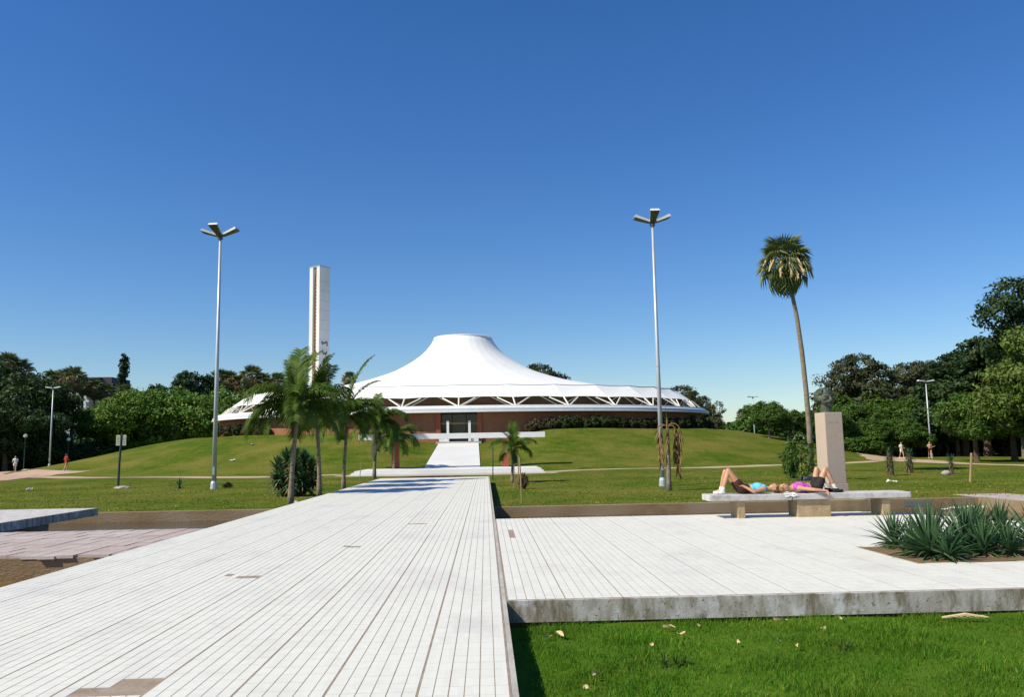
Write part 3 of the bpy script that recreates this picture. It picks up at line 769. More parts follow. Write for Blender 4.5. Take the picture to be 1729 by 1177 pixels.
# right of the hall
gR = 'mid green trees along the park edge'; lR = 'mid green leafy tree in the row along the park edge'
for px, Y, py in ((1300,92,672),(1336,96,688),(1450,96,672),(1492,100,668),(1540,98,664),(1560,112,660),(1434,104,650),(1470,92,700),(1415,92,690),(1528,92,700),(1600,96,690),(1370,100,690)):
    T('leafy_tree', 'mid_a', px, Y, py, lR, gR, base=9.4, sx=1.15)
T('gum_tree', 'gum', 1452, 104, 597, 'tall dark gum tree with rounded clumps and sky gaps behind the bust', sx=1.05, rz=.3)
for px, Y, py, lab in ((1545,128,612,'dark gum tree with a ragged top behind the white park lamp'),(1590,132,608,'knobbly topped gum tree between the park lamp and the pines')):
    T('gum_tree', 'gum', px, Y, py, lab, rz=px*.1)
for px, Y, py in ((1632,92,592),(1668,88,570),(1700,94,588),(1612,98,612)):
    T('pine_tree', 'pine', px, Y, py, 'tall dark pine with tiered branches behind the shady lawn trees', 'pines behind the shady lawn', sx=1.25)
for px, Y, py in ((1648,70,655),(1712,72,640),(1618,92,668),(1745,66,650)):
    T('shade_tree', 'mid_b', px, Y, py, 'spreading shade tree with a dark trunk on the lawn beyond the sandy path', 'shade trees beyond the sandy path', base=9.2, sx=1.1)
T('lime_tree', 'lime', 1775, 64, 550, 'yellow green tree with a pale bent branch at the park edge', base=9.8, sx=1.0)
T('wispy_tree', 'wispy', 1735, 80, 462, 'very tall wispy dark tree towering over the yellow green tree', base=9.9, sx=1.05, rz=.5)
for px, Y, py in ((1790,78,560),(1840,84,540),(1800,100,520),(1880,92,560)):
    T('pine_tree', 'pine', px, Y, py, 'dark pine standing beyond the yellow green tree', 'pines beyond the lime coloured tree', sx=1.4)
for px, Y, py in ((1465,90,738),(1440,91,732),(1412,92,740),(1490,93,734),(1515,96,730),(1545,97,728),(1575,99,726),(1604,100,730),(1632,98,734),(1660,99,730),(1690,96,728),(1720,94,730),(1385,96,736),(1352,98,738),(1320,98,736),(1292,97,734)):
    T('bush', 'bush', px, Y, py, 'low rounded bush at the foot of the park edge trees', 'bushes below the park trees', base=2.1, sx=1.5, cat='bush')
T('sapling', 'sapling', 1352, 41.0, 737, 'leafy sapling at the foot of the tall fan palm', base=2.35, sx=1.25, rz=.4)
T('bush', 'bush', 1334, 44.0, 740, 'loose green bush leaning beside the leafy sapling', base=2.1, sx=.3, rz=.4, cat='bush')
# far wood that closes the horizon
def wood():
    rg = np.random.default_rng(5); lob = []
    for i in range(300):
        a = rg.uniform(-75, 75); d = rg.uniform(210, 300); h_ = rg.uniform(5, 9)
        lob.append((d*math.sin(R_(a)), d*math.cos(R_(a)), h_*.5, 6+h_*.4, h_*.62))
    me = leaf_cloud(5, lob, 5200, 16, .8, 1.8); o = link('distant_wood', me, 'leaf_dark'); stuff(o)
    o['label'] = 'low band of distant dark trees on the skyline'; o['category'] = 'woodland'
wood()
# shrubs along the hall wall
for i in range(30):
    px = 372+i*14.5 if i < 6 else 896+(i-6)*13.2
    dx_ = 0
    t_ = None
    # stand each shrub just outside the eave, on the ray of its pixel column
    dirx = gx(px, 100)/100.0
    best = None
    for yy in np.arange(84, 112, .25):
        x = dirx*yy
        if math.hypot((x-BC[0])/(BA+.1), (yy-BC[1])/(BB+.1)) <= 1: best = yy; break
    if best is None: continue
    x = dirx*best; zg = ground_z(x, best)
    rusty = (i < 6 and i % 2) or i in (6, 7, 8)
    s = rnd.uniform(1.0, 1.35)
    tree('wall_shrub', 'shrub_rusty' if rusty else 'shrub', (x, best, zg-.05),
         ('rusty brown shrub against the brick hall wall' if rusty else 'dark green shrub in the row along the hall wall'),
         ('rusty shrubs at the hall wall' if rusty else 'green shrubs at the hall wall'), (s*1.05, s*.9, s), rnd.uniform(0, 6), 'shrub')

# ------------------------------------------------------------------ palms
def frond_mesh(name, L, arch, n=56, leaf=.55, droop=.5, seed=0, w=.040, twist=.0, mats=None):
    """feather frond growing along +x from the origin, arching up then down; leaflets both sides"""
    rg = random.Random(seed); mb = MB(); pts = []
    ang = R_(arch[0]); p = Vector((0, 0, 0)); steps = 14
    for i in range(steps+1):
        pts.append(p.copy()); a = R_(arch[0]+(arch[1]-arch[0])*(i/steps)**1.25)
        p = p+Vector((math.cos(a), 0, math.sin(a)))*L/steps
    mb.tube(pts, [.024*(1-.85*i/steps) for i in range(steps+1)], 5)
    for i in range(n):
        u = .14+.86*i/(n-1); k = u*steps; j = min(int(k), steps-1); c = pts[j].lerp(pts[j+1], k-j); t = (pts[j+1]-pts[j]).normalized()
        up = Vector((0, 1, 0)).cross(t)*-1
        ll = leaf*(.45+.75*math.sin(math.pi*(.12+.80*u)))*rg.uniform(.85, 1.1)
        for s in (-1, 1):
            d = (t*.62+Vector((0, s, 0))*.85+up*rg.uniform(-.05, .28)).normalized()
            m_ = c+d*ll*.5; e = c+d*ll*.92+Vector((0, 0, -1))*ll*droop*rg.uniform(.6, 1.2)
            wv_ = t*w*.5
            mb.add([c-wv_, c+wv_, m_+wv_*1.3, m_-wv_*1.3, e], [(0, 1, 2, 3), (3, 2, 4)])
    me = mb.mesh(name); me.materials.append(M[mats or 'palm_leaf']); return me
FR = {}
def dead_frond_mesh(L, turn, seed):
    """withered frond: short arch, then the rest hangs with its leaflets folded against the rib"""
    rg = random.Random(seed); mb = MB(); pts = []; p = Vector((0, 0, 0)); steps = 16
    for i in range(steps+1):
        pts.append(p.copy()); a = R_(68+(-94-68)*min(1, i/(steps*turn))**.9); p = p+Vector((math.cos(a), 0, math.sin(a)))*L/steps
    mb.tube(pts, [.03*(1-.8*i/steps) for i in range(steps+1)], 5)
    for i in range(120):
        u = .30+.70*i/119; k = u*steps; j = min(int(k), steps-1); c = pts[j].lerp(pts[j+1], k-j)
        d = Vector((rg.gauss(0, .16), rg.gauss(0, .16), -1)).normalized(); l_ = rg.uniform(.2, .48); w = Vector((rg.gauss(0, 1), rg.gauss(0, 1), 0)).normalized()*.024
        mb.add([c-w*.5, c+w*.5, c+d*l_*.5+w, c+d*l_*.5-w, c+d*l_], [(0, 1, 2, 3), (3, 2, 4)])
    me = mb.mesh('frond'); me.materials.append(M['dry_leaf']); return me
for i in range(3):
    FR['up%d' % i] = frond_mesh('frond', 2.3, (86-4*i, 42-16*i), seed=i, droop=.2, leaf=.62)
    FR['mid%d' % i] = frond_mesh('frond', 2.3, (62-9*i, -52-12*i), seed=10+i, droop=.4, leaf=.66)
    FR['low%d' % i] = frond_mesh('frond', 2.2, (26-14*i, -84-3*i), seed=20+i, droop=.55, leaf=.64)
    FR['dead%d' % i] = dead_frond_mesh(1.9-.25*i, .30, 30+i)
def palm(name, label, loc, h, r, fronds, seed, lean=(0, 0), fs=1.0, shaft=.55, shaft_mat='crownshaft', dead=0, group=None):
    rg = random.Random(seed); t = thing(name, label, 'palm', loc, 0, group)
    pts = []; rad = []
    for i in range(9):
        u = i/8; pts.append((lean[0]*u*u, lean[1]*u, h*u-(.1 if i == 0 else 0))); rad.append(r*(1.45-.9*u if u < .15 else 1.12-.35*u))
    MB().tube(pts, rad, 10).build('trunk', 'palm_trunk', t, smooth=True)
    for i in range(1, 11):                                    # leaf scars
        u = i/11; x = lean[0]*u*u; y = lean[1]*u
        MB().tube([(x, y, h*u-.012), (x, y, h*u+.012)], r*(1.16-.35*u), 10).build('leaf_scar', 'bark_grey', t)
    tx, ty = lean
    if shaft: MB().tube([(tx, ty, h-.02), (tx, ty, h+shaft*.4), (tx, ty, h+shaft)], [r*.85, r*.95, r*.5], 9).build('crownshaft', shaft_mat, t, smooth=True)
    top = h+shaft*.85
    for i, (key, az, s) in enumerate(fronds):
        o = link('frond', FR[key], None, t, (tx, ty, top-.02*i*(r/.1)*.2)); o.rotation_euler = (rg.uniform(-.18, .18), 0, R_(az)); o.scale = (s*fs,)*3
    return t
def crown_fronds(seed, ups, mids, lows):
    rg = random.Random(seed); out = []
    for i in range(ups): out.append(('up%d' % (i % 3), rg.uniform(0, 360), rg.uniform(.85, 1.1)))
    for i in range(mids): out.append(('mid%d' % (i % 3), 360*i/mids+rg.uniform(-18, 18), rg.uniform(.85, 1.1)))
    for i in range(lows): out.append(('low%d' % (i % 3), 360*i/lows+rg.uniform(-20, 20)+22, rg.uniform(.8, 1.05)))
    return out
def P(px, py, z=0.0):
    p = atz(px, py, z); return p
def palm_at(label, bx, by, cxp, cyp, r, seed, ups, mids, lows, fs=1.0, extra=(), group=None, d=None):
    b = P(bx, by) if d is None else Vector((gx(bx, d), d, 0)); c = aty(cxp, cyp, b.y)
    z0 = ground_z(b.x, b.y)
    return palm('feather_palm', label, (b.x, b.y, z0), c.z-z0-.5, r, list(extra)+crown_fronds(seed, ups, mids, lows), seed, lean=(c.x-b.x, 0), fs=fs, group=group)
palm_at('feather palm with bare pale trunk standing in front of the yucca thicket', 491, 851, 503, 684, .088, 1, 1, 11, 9, .93, [('up0', 80, 1.15), ('up1', 130, 1.0), ('low1', 185, 1.15), ('low0', 172, 1.05)])
palm_at('feather palm with straight dark trunk right behind the one by the yucca thicket', 539, 839, 534, 678, .085, 2, 3, 11, 8, .86)
palm_at('feather palm leaning beside the walkway edge next to the thin garden stake', 580, 829, 587, 702, .085, 3, 0, 11, 9, .92, [('up0', 20, 1.5), ('up2', 12, 1.1)])
palm_at('feather palm with a hanging pale flower sheath at the end of the walkway', 632, 809, 639, 712, .10, 4, 1, 11, 9, 1.05)
palm_at('short feather palm drooping over the red portal post', 665, 799, 666, 738, .10, 5, 0, 9, 10, 1.1)
pr_ = palm_at('young feather palm propped between stakes beside the walkway', 865, 815, 866, 758, .08, 6, 0, 7, 3, .66, [('up0', 100, 1.1), ('up1', 190, .8)])
MB().tube([(.05, -.12, 2.5), (.02, -.2, 2.2), (-.03, -.2, 1.75), (-.05, -.18, 1.35)], [.05, .16, .17, .05], 8).build('flower_sheath', 'flower_stalk', bpy.data.objects['feather_palm.003'])
# dying palm
b = P(1130, 829); dp = thing('dying_palm', 'dying palm with brown fronds hanging from a bare pale trunk beside the lamp post', 'palm', (b.x, b.y, 0))
hD = gz(1131, 720, b.y)
MB().tube([(0, 0, -.1), (.0, 0, .4), (.02, 0, hD*.6), (.03, 0, hD)], [.13, .10, .085, .05], 10).build('trunk', 'palm_trunk', dp, smooth=True)
MB().tube([(.03, 0, hD*.72), (.02, 0, hD*.9), (.02, 0, hD+.35)], [.07, .07, .02], 8).build('crownshaft', 'dry_leaf', dp)
for key, az, s in (('dead0', 175, 1.05), ('dead1', 195, .95), ('dead0', 15, 1.0), ('dead1', -8, .9), ('dead2', 250, .8), ('dead0', 2, 1.3)):
    o = link('frond', FR[key], None, dp, (.03, 0, hD-.1)); o.rotation_euler = (0, 0, R_(az)); o.scale = (s,)*3
MB().tube([(.03, 0, hD), (-.02, .02, hD+1.15)], [.018, .006], 5).build('spear_leaf', 'palm_leaf', dp)

# fan palms
def fan_leaf_mesh(name, material, r=.62, stem=.75, n=15, droop=.18, seed=0, spread=125):
    rg = random.Random(seed); mb = MB()
    mb.tube([(0, 0, 0), (stem*.6, 0, .05), (stem, 0, 0)], [.022, .018, .014], 4)
    c = Vector((stem, 0, 0)); V = [c]; F = []
    for i in range(n):
        a0 = R_(-spread+2*spread*i/n); a1 = R_(-spread+2*spread*(i+1)/n); am = (a0+a1)/2
        def pt(a, q, z): return c+Vector((math.cos(a)*q, math.sin(a)*q, z))
        L = r*rg.uniform(.9, 1.08)
        k = len(V); V += [pt(a0+.02, L*.55, -.02), pt(am, L*.6, .03), pt(a1-.02, L*.55, -.02), pt(am, L, -droop*L*2.0)]
        F += [(0, k, k+1), (0, k+1, k+2), (k, k+3, k+1), (k+1, k+3, k+2)]
    mb.add(V, F); me = mb.mesh(name); me.materials.append(M[material]); return me
FAN = [fan_leaf_mesh('fan_leaf', 'fan_leaf', seed=i, droop=.14+.1*i) for i in range(3)]
FAND = [fan_leaf_mesh('dry_fan_leaf', 'dry_leaf', seed=5, droop=.4, r=.55)]
YP = 50.0
base = Vector((gx(1369, YP), YP, 0)); topc = aty(1324, 440, YP)
fp = thing('tall_fan_palm', 'very tall curved fan palm with a round shaggy crown behind the bust', 'palm', (base.x, base.y, ground_z(base.x, base.y)))
cv = [aty(px, py, YP) for px, py in ((1369, 800), (1367, 730), (1361, 660), (1354, 595), (1346, 540), (1336, 490), (1325, 446))]
MB().tube([(c.x-base.x, 0, c.z-(.1 if i == 0 else 0)) for i, c in enumerate(cv)], [.21, .165, .15, .14, .13, .12, .10], 10).build('trunk', 'palm_trunk', fp, smooth=True)
cc = Vector((topc.x-base.x, 0, topc.z)); rg = random.Random(4)
for i in range(64):
    el = 78-150*(i/63)**.9+rg.uniform(-8, 8); az = i*137.5+rg.uniform(-12, 12)
    o = link('fan_leaf', FAN[0 if el > 25 else (1 if el > -15 else 2)], None, fp, cc+Vector((0, 0, -.5*(i/63))))
    o.rotation_euler = Euler((rg.uniform(-.2, .2), -R_(el), R_(az))); s = rg.uniform(1.2, 1.5); o.scale = (s, s, s)
for i in range(14):
    o = link('dry_fan_leaf', FAND[0], None, fp, cc+Vector((0, 0, -.5))); o.rotation_euler = Euler((0, R_(rg.uniform(58, 80)), R_(i*360/14+rg.uniform(-9, 9)))); o.scale = (1.0,)*3
for i, (az, el) in enumerate(((195, 18), (215, 5), (265, -5), (278, -12), (-15, 20), (-35, 10), (240, -8), (-70, 0), (10, 14))):
    fl = MB(); L = 1.95
    pts = [(math.cos(R_(el))*L*u*.85, 0, math.sin(R_(el))*L*u-1.0*L*max(0, u-.45)**1.5*1.6) for u in (0, .25, .5, .75, 1)]
    fl.tube(pts, [.02, .04, .10, .13, .03], 5)
    for q in range(70):
        u = rg.uniform(.45, 1); kx = min(int(u*4), 3); a_, b_ = Vector(pts[kx]), Vector(pts[kx+1]); c0 = a_.lerp(b_, u*4-kx)+Vector((rg.gauss(0, .07), rg.gauss(0, .07), rg.gauss(0, .05)))
        e = c0+Vector((rg.gauss(0, .06), rg.gauss(0, .06), -rg.uniform(.12, .32))); w = Vector((.018, .012, 0)); fl.add([c0-w, c0+w, e], [(0, 1, 2)])
    o = fl.build('flower_cluster', 'flower_stalk', fp, cc+Vector((0, 0, .15))); o.rotation_euler = (0, 0, R_(az))
# far fan palms: crown joined, too small to show single leaves
def far_fan_mesh(seed):
    rg = random.Random(seed); g_ = MB(); d_ = MB()
    for i in range(44):
        el = 80-165*(i/43)+rg.uniform(-8, 8); az = i*137.5
        mtx = Euler((rg.uniform(-.3, .3), -R_(el), R_(az))).to_matrix()
        src = (FAN[0 if el > 10 else 2] if i < 18 or i % 2 else FAND[0])
        tgt = d_ if src is FAND[0] or (i > 24 and i % 4 == 0) else g_
        tgt.add([mtx @ v.co*1.15 for v in src.vertices], [tuple(p.vertices) for p in src.polygons])
    a = g_.mesh('crown'); a.materials.append(M['fan_leaf']); b_ = d_.mesh('dry_skirt'); b_.materials.append(M['dry_leaf']); return a, b_
FF = [far_fan_mesh(s) for s in (1, 2)]
FT = MB().tube([(0, 0, -15), (.1, 0, -7), (0, 0, 0)], [.26, .18, .15], 7).mesh('trunk'); FT.materials.append(M['palm_trunk'])
def far_palm(px, Y, pyc, s, label, group, i):
    c = aty(px, pyc, Y); t = thing('fan_palm', label, 'palm', (c.x, Y, 0), rnd.uniform(0, 6), group)
    zc = c.z
    o = link('trunk', FT, None, t, (0, 0, zc)); o.scale = (s*.9, s*.9, zc/15+.01)
    for q, me in zip(('crown', 'dry_skirt'), FF[i % 2]): link(q, me, None, t, (0, 0, zc)).scale = (s,)*3
for i, (px, py, s, Y) in enumerate(((90,644,1.4,134),(106,642,1.3,136),(124,640,1.5,132),(140,652,1.15,137),(160,658,1.2,138),(180,664,1.2,139),(212,664,1.2,145),(12,618,1.6,132),(34,628,1.6,134))):
    far_palm(px, Y, py, s, 'tall fan palm in front of the white apartment block', 'fan palms before the apartment block', i)
for i, (px, py, s) in enumerate(((372,642,1.7),(388,644,1.6),(405,650,1.5),(425,638,1.9),(444,648,1.7),(470,648,1.7),(456,654,1.4))):
    far_palm(px, 168, py, s, 'fan palm in the clump rising behind the sunlit end of the hall roof', 'fan palms behind the hall', i)
far_palm(590, 168, 641, 1.2, 'lone fan palm between the tower and the tent roof', None, 1)
far_palm(1253, 210, 700, 1.1, 'tiny far fan palm on the skyline past the shaded end of the hall', None, 0)

# ------------------------------------------------------------------ yuccas and agaves
def blade_mesh(L, w, bend, mat_):
    mb = MB(); V = []; n = 6
    for i in range(n+1):
        u = i/n; ww = w*(.55+.9*u if u < .35 else (.87-.0*u)*max(0.02, 1-((u-.35)/.65)**1.6))/1.0
        z = L*u-bend*.25*L*u*u; x = bend*L*u*u*.7
        V += [(x-.25*ww, -ww/2, z), (x+.12*ww, 0, z), (x-.25*ww, ww/2, z)]
    F = []
    for i in range(n):
        a = i*3; F += [(a, a+1, a+4, a+3), (a+1, a+2, a+5, a+4)]
    me = mb.add(V, F).mesh('leaf'); me.materials.append(M[mat_]); return me
BL = [blade_mesh(.62, .060, .10, 'yucca_leaf'), blade_mesh(.60, .056, .25, 'yucca_leaf'), blade_mesh(.54, .052, .45, 'yucca_leaf')]
BD = blade_mesh(.45, .035, .7, 'yucca_dry')
def yucca(label, loc, n, s, seed, spread=86, stem=.06, group=None):
    rg = random.Random(seed); t = thing('yucca_plant', label, 'yucca', loc, 0, group)
    MB().tube([(0, 0, -.02), (0, 0, stem)], [.05*s, .035*s], 8).build('stem', 'yucca_dry', t)
    for i in range(n):
        u = (i+.5)/n; tilt = spread*u**.8+rg.uniform(-7, 7); az = i*137.5+rg.uniform(-15, 15)
        o = link('leaf', BL[0 if u < .4 else (1 if u < .75 else 2)], None, t, (0, 0, stem*(1-.6*u)))
        o.rotation_euler = Euler((0, R_(max(2, tilt)), R_(az))); q = s*rg.uniform(.85, 1.12); o.scale = (q, q, q)
    for i in range(7):
        o = link('dry_leaf', BD, None, t, (0, 0, stem*.3)); o.rotation_euler = Euler((0, R_(rg.uniform(72, 84)), R_(rg.uniform(0, 360)))); o.scale = (s,)*3
    return t
BZ = TB+.006
for (px, py, n, s, lab) in ((1511,925,42,.82,'small yucca in the corner of the terrace planting bed'),
        (1572,941,62,1.12,'largest yucca of the planting bed with blades sweeping onto the paving'),
        (1630,930,58,1.08,'dense upright yucca between the largest one and the leaning one in the bed'),
        (1690,915,46,.92,'yucca with a tuft of stiff blades against the pool in the planting bed'),
        (1748,925,48,1.0,'yucca at the end of the row in the planting bed'),
        (1540,932,34,.72,'low yucca squeezed between the small corner one and the largest one'),
        (1602,946,34,.70,'short spreading yucca at the front rim of the bed beside the largest one'),
        (1662,938,40,.80,'low bushy yucca in front of the tuft with stiff blades'),
        (1705,938,36,.74,'short yucca with drooping blades at the front rim of the bed'),
        (1655,912,44,.95,'upright yucca at the back of the bed against the pool')):
    p = atz(px, py, BZ); yucca(lab, (p.x, p.y, BZ), int(n*1.5), s*1.02, px)
# low trailing blades between them
def spiky(name, label, loc, heads, leaf_n, L, w, seed, cat='yucca', trunk=.09, group=None, dry=True, leafmat='yucca_leaf'):
    """trunked yucca: several rosettes on stems, leaves too small to tell apart joined"""
    rg = random.Random(seed); t = thing(name, label, cat, loc, 0, group)
    tb = MB(); lf = MB(); dr = MB()
    for (hx, hy, hz) in heads:
        tb.tube([(hx*.2, hy*.2, -.05), (hx*.6, hy*.6, hz*.5), (hx, hy, hz)], [trunk*1.2, trunk, trunk*.8], 7)
        for i in range(leaf_n):
            u = (i+.5)/leaf_n; tilt = R_(5+130*u**.85+rg.uniform(-8, 8)); az = i*2.4+rg.uniform(-.3, .3)
            d = Vector((math.sin(tilt)*math.cos(az), math.sin(tilt)*math.sin(az), math.cos(tilt))); sd_ = Vector((-math.sin(az), math.cos(az), 0))*w/2
            b_ = Vector((hx, hy, hz-.3*hz*u*.5)); q = L*rg.uniform(.8, 1.1); m_ = b_+d*q*.5; e = b_+d*q+Vector((0, 0, -.08*q))
            (dr if dry and u > .88 else lf).add([b_-sd_*.6, b_+sd_*.6, m_+sd_, m_-sd_, e], [(0, 1, 2, 3), (3, 2, 4)])
    tb.build('trunk', 'bark_brown', t); lf.build('leaves', leafmat, t)
    if dr.v: dr.build('dry_leaves', 'yucca_dry', t)
    return t
b = P(497, 838)
spiky('yucca_thicket', 'dark many headed yucca thicket behind the palm with the bare pale trunk', (b.x, b.y, 0),
      [(-.72,0,1.25),(-.4,.2,1.6),(.0,-.1,1.75),(.4,.1,1.5),(.75,0,1.2),(-.55,-.2,.85),(.35,-.3,.75),(.75,.3,.7),(-.1,.3,1.1),(.05,-.3,1.25),(-.75,.1,.6),(0,-.4,.6),(.5,0,.4),(-.4,-.1,.35)], 90, .66, .10, 3)
for px, py, h_, lab in ((1504,803,1.25,'stout trunked yucca on the lawn before the sandy path, nearest the bust'), (1537,799,1.15,'second trunked yucca on the lawn, behind the stout one')):
    b = P(px, py); spiky('trunked_yucca', lab, (b.x, b.y, 0), [(0,0,h_),(.05,.05,h_*.75),(-.05,0,h_*.45)], 52, .5, .05, px, trunk=.16)
b = P(1607, 801); spiky('trunked_yucca', 'slim trunked yucca beside a pale rock on the lawn', (b.x, b.y, 0), [(0, 0, .75)], 44, .55, .05, 9, trunk=.11)
b = P(303, 825); spiky('agave', 'small spiky agave alone on the lawn near the lamp post', (b.x, b.y, 0), [(0, 0, .16)], 34, .55, .07, 12, 'agave', trunk=.05, dry=False)
b = P(1350, 812); spiky('agave', 'low spiky plant under the leafy sapling', (b.x-.25, b.y-.3, 0), [(0, 0, .15)], 22, .5, .05, 13, 'agave', trunk=.05)
b = P(384, 824); t_ = tree('grass_tussock', 'shrub', (b.x, b.y, -.06), 'small dark green tussock on the lawn by the foot of the lamp post', None, (.35, .35, .3), .3, 'shrub')
b = P(884, 826); tree('dry_shrub', 'shrub_rusty', (b.x, b.y, -.05), 'thin dry brown shrub growing by the stakes of the young palm', None, (.3, .3, .65), .3, 'shrub')

b = atz(1142, 1128, NLZ); spiky('weed_tuft', 'dark green weed tuft sprouting from the near grass', (b.x, b.y, NLZ), [(0, 0, .03), (.08, .05, .02), (-.09, .02, .02)], 26, .13, .012, 31, 'weed', trunk=.006, dry=False, leafmat='palm_leaf')
b = atz(1420, 1100, NLZ); spiky('weed_tuft', 'paler weed tuft in the near grass below the planting bed', (b.x, b.y, NLZ), [(0, 0, .03), (.07, .04, .02)], 20, .09, .010, 32, 'weed', trunk=.006, dry=False, leafmat='palm_leaf')
# ------------------------------------------------------------------ lamp posts
def lamp(name, label, loc, h, r, heads, hl=.95, group=None, simple=False, rz=0.0):
    t = thing(name, label, 'lamp post', loc, rz, group)
    MB().tube([(0, 0, -.05), (0, 0, h*.45), (0, 0, h)], [r*1.25, r, r*.62], 10).build('pole', 'galvanised', t, smooth=True)
    MB().tube([(0, 0, -.05), (0, 0, .3), (0, 0, .42)], [r*1.9, r*1.7, r*1.2], 10).build('base', 'galvanised', t)
    MB().box(-.05, .05, -r*1.16-.012, -r*.9, .75, 1.15).build('access_door', 'flat_grey', t)
    MB().tube([(0, 0, h*.45-.06), (0, 0, h*.45+.06)], r*1.12, 10).build('pole_joint', 'galvanised', t)
    MB().tube([(0, 0, h-.12), (0, 0, h+.12)], [r*1.5, r*1.1], 8).build('head_bracket', 'lamp_under', t)
    for az, tilt in heads:
        mtx = Matrix.Translation((0, 0, h+.05)) @ Euler((0, -R_(tilt), R_(az))).to_matrix().to_4x4()
        hd = MB()
        w0, w1 = hl*.15, hl*.25
        vs = [mtx @ Vector(p) for p in ((.08,-w0,-.05),(hl,-w1,-.04),(hl,w1,-.04),(.08,w0,-.05),(.1,-w0,.04),(hl-.03,-w1+.02,.10),(hl-.03,w1-.02,.10),(.1,w0,.04))]
        hd.add(vs, [(4,5,6,7),(0,1,5,4),(1,2,6,5),(2,3,7,6),(3,0,4,7)]); ho = hd.build('lamp_head', 'lamp_top', t)
        vs2 = [mtx @ Vector(p) for p in ((.08,-w0,-.05),(hl,-w1,-.04),(hl,w1,-.04),(.08,w0,-.05))]
        vs3 = [mtx @ Vector(p) for p in ((.2,-w0*.8,-.085),(hl-.08,-w1*.85,-.085),(hl-.08,w1*.85,-.085),(.2,w0*.8,-.085))]
        MB().add(vs2+vs3, [(3,2,1,0),(7,6,5,4),(0,1,5,4),(1,2,6,5),(2,3,7,6),(3,0,4,7)]).build('lens', 'lamp_under', ho)
    return t
b = P(361, 826); hL = gz(373, 400, b.y)
l1 = lamp('tall_lamp_post', 'tall pale lamp post with three upturned heads on the lawn near the agave', (b.x, b.y, -.0), hL, .10, ((182, 16), (-8, 20), (262, 24)), 1.05)
b = P(1119, 822); hR = gz(1100, 377, b.y)
lamp('tall_lamp_post', 'tall pale lamp post with three upturned heads beside the dying palm', (b.x, b.y, 0), hR, .09, ((180, 16), (6, 20), (268, 24)), .92)
def far_lamp(px, pyt, Y, label, n=2):
    c = aty(px, pyt, Y); lamp('park_lamp', label, (c.x, Y, ground_z(c.x, Y)), c.z-ground_z(c.x, Y), .09, ((180, 6), (0, 6))[:n], .9)
far_lamp(90, 656, 104, 'slender lamp post in front of the dark thicket by the gravel plaza')
far_lamp(1563, 645, 90, 'white twin headed lamp post in front of the park edge trees')
far_lamp(1271, 671, 125, 'far twin headed lamp post on the skyline between hall and trees')
for px, py, lab in ((116, 742, 'white globe lamp on a dark pole behind the jogger in red'), (43, 736, 'dim globe lamp on a dark pole within the thicket')):
    Y = 112.0 if px > 100 else 104.0; c = aty(px, py, Y); t = thing('globe_lamp', lab, 'lamp post', (c.x, Y, 0))
    MB().tube([(0, 0, -.05), (0, 0, c.z-.2)], [.07, .045], 8).build('pole', 'green_pole', t)
    MB().ball((0, 0, c.z), .24, 14, 10).build('globe', 'globe_glass', t, smooth=True)
# notice post
b = P(199, 825); t = thing('notice_post', 'dark green post carrying two small pale notice boards on the lawn', 'sign', (b.x, b.y, 0))
hN = gz(203, 734, b.y)
MB().tube([(0, 0, -.05), (.03, 0, hN*.5), (.10, 0, hN+.02)], [.075, .065, .06], 8).build('post', 'green_pole', t)
for a, c in ((-.2, .02), (.16, .36)):
    bo = MB().box(a, c, -.02, .02, hN-.62, hN-.03).build('notice_board', 'sign_paper', t)
    ln = MB()
    for i in range(5): ln.box(a+.03, c-.03, -.026, -.0205, hN-.16-i*.09, hN-.13-i*.09)
    ln.build('print', 'dark_mark', bo)
rk = MB().ball((0, 0, 0), (.45, .3, .12), 12, 8)
for i, v in enumerate(rk.v): rk.v[i] = (v[0]*(1+.1*math.sin(i*2.1)), v[1]*(1+.12*math.sin(i*3.3)), v[2])
tag(rk.build('stone', 'stone_rock', loc=(b.x+.35, b.y-.25, .03)), 'flat grey stone at the foot of the notice post', 'stone')
def rock(px, py, s, label):
    b_ = P(px, py); q = MB().ball((0, 0, 0), (s, s*.8, s*.62), 12, 8)
    for i, v in enumerate(q.v): q.v[i] = (v[0]*(1+.12*math.sin(i*2.1)), v[1]*(1+.12*math.sin(i*3.3)), v[2]*(1+.1*math.sin(i)))
    tag(q.build('stone', 'stone_rock', loc=(b_.x, b_.y, s*.3), smooth=True), label, 'stone')
rock(1598, 802, .26, 'pale rounded rock beside the slim trunked yucca'); rock(1362, 811, .30, 'pale rock under the leafy sapling')

# stakes
def stake(px, py, pyt, r, label, group=None, dpx=0, material='wood_stake'):
    b_ = P(px, py); c = aty(px+dpx, pyt, b_.y)
    o = MB().tube([(0, 0, -.1), ((c.x-b_.x)*.5+.012, 0, c.z*.5), (c.x-b_.x, 0, c.z*.97), (c.x-b_.x+.004, 0, c.z)], [r*1.05, r, r*.9, r*.55], 7).build('garden_stake', material, loc=(b_.x, b_.y, 0))
    return tag(o, label, 'stake', group)
stake(881, 851, 772, .024, 'tallest bamboo stake of the young palm, set close to the pool kerb', dpx=-4)
stake(875, 826, 768, .024, 'bamboo stake right beside the trunk of the young palm')
stake(868, 824, 784, .02, 'short bamboo stake against the trunk of the young palm')
stake(832, 812, 744, .03, 'thin dark iron post at the corner of the walkway end', material='green_pole')
stake(606, 820, 776, .02, 'thin leaning stake between two feather palms by the walkway', dpx=4)
stake(1638, 814, 765, .055, 'weathered timber stake standing alone on the lawn beyond the pool', dpx=2)

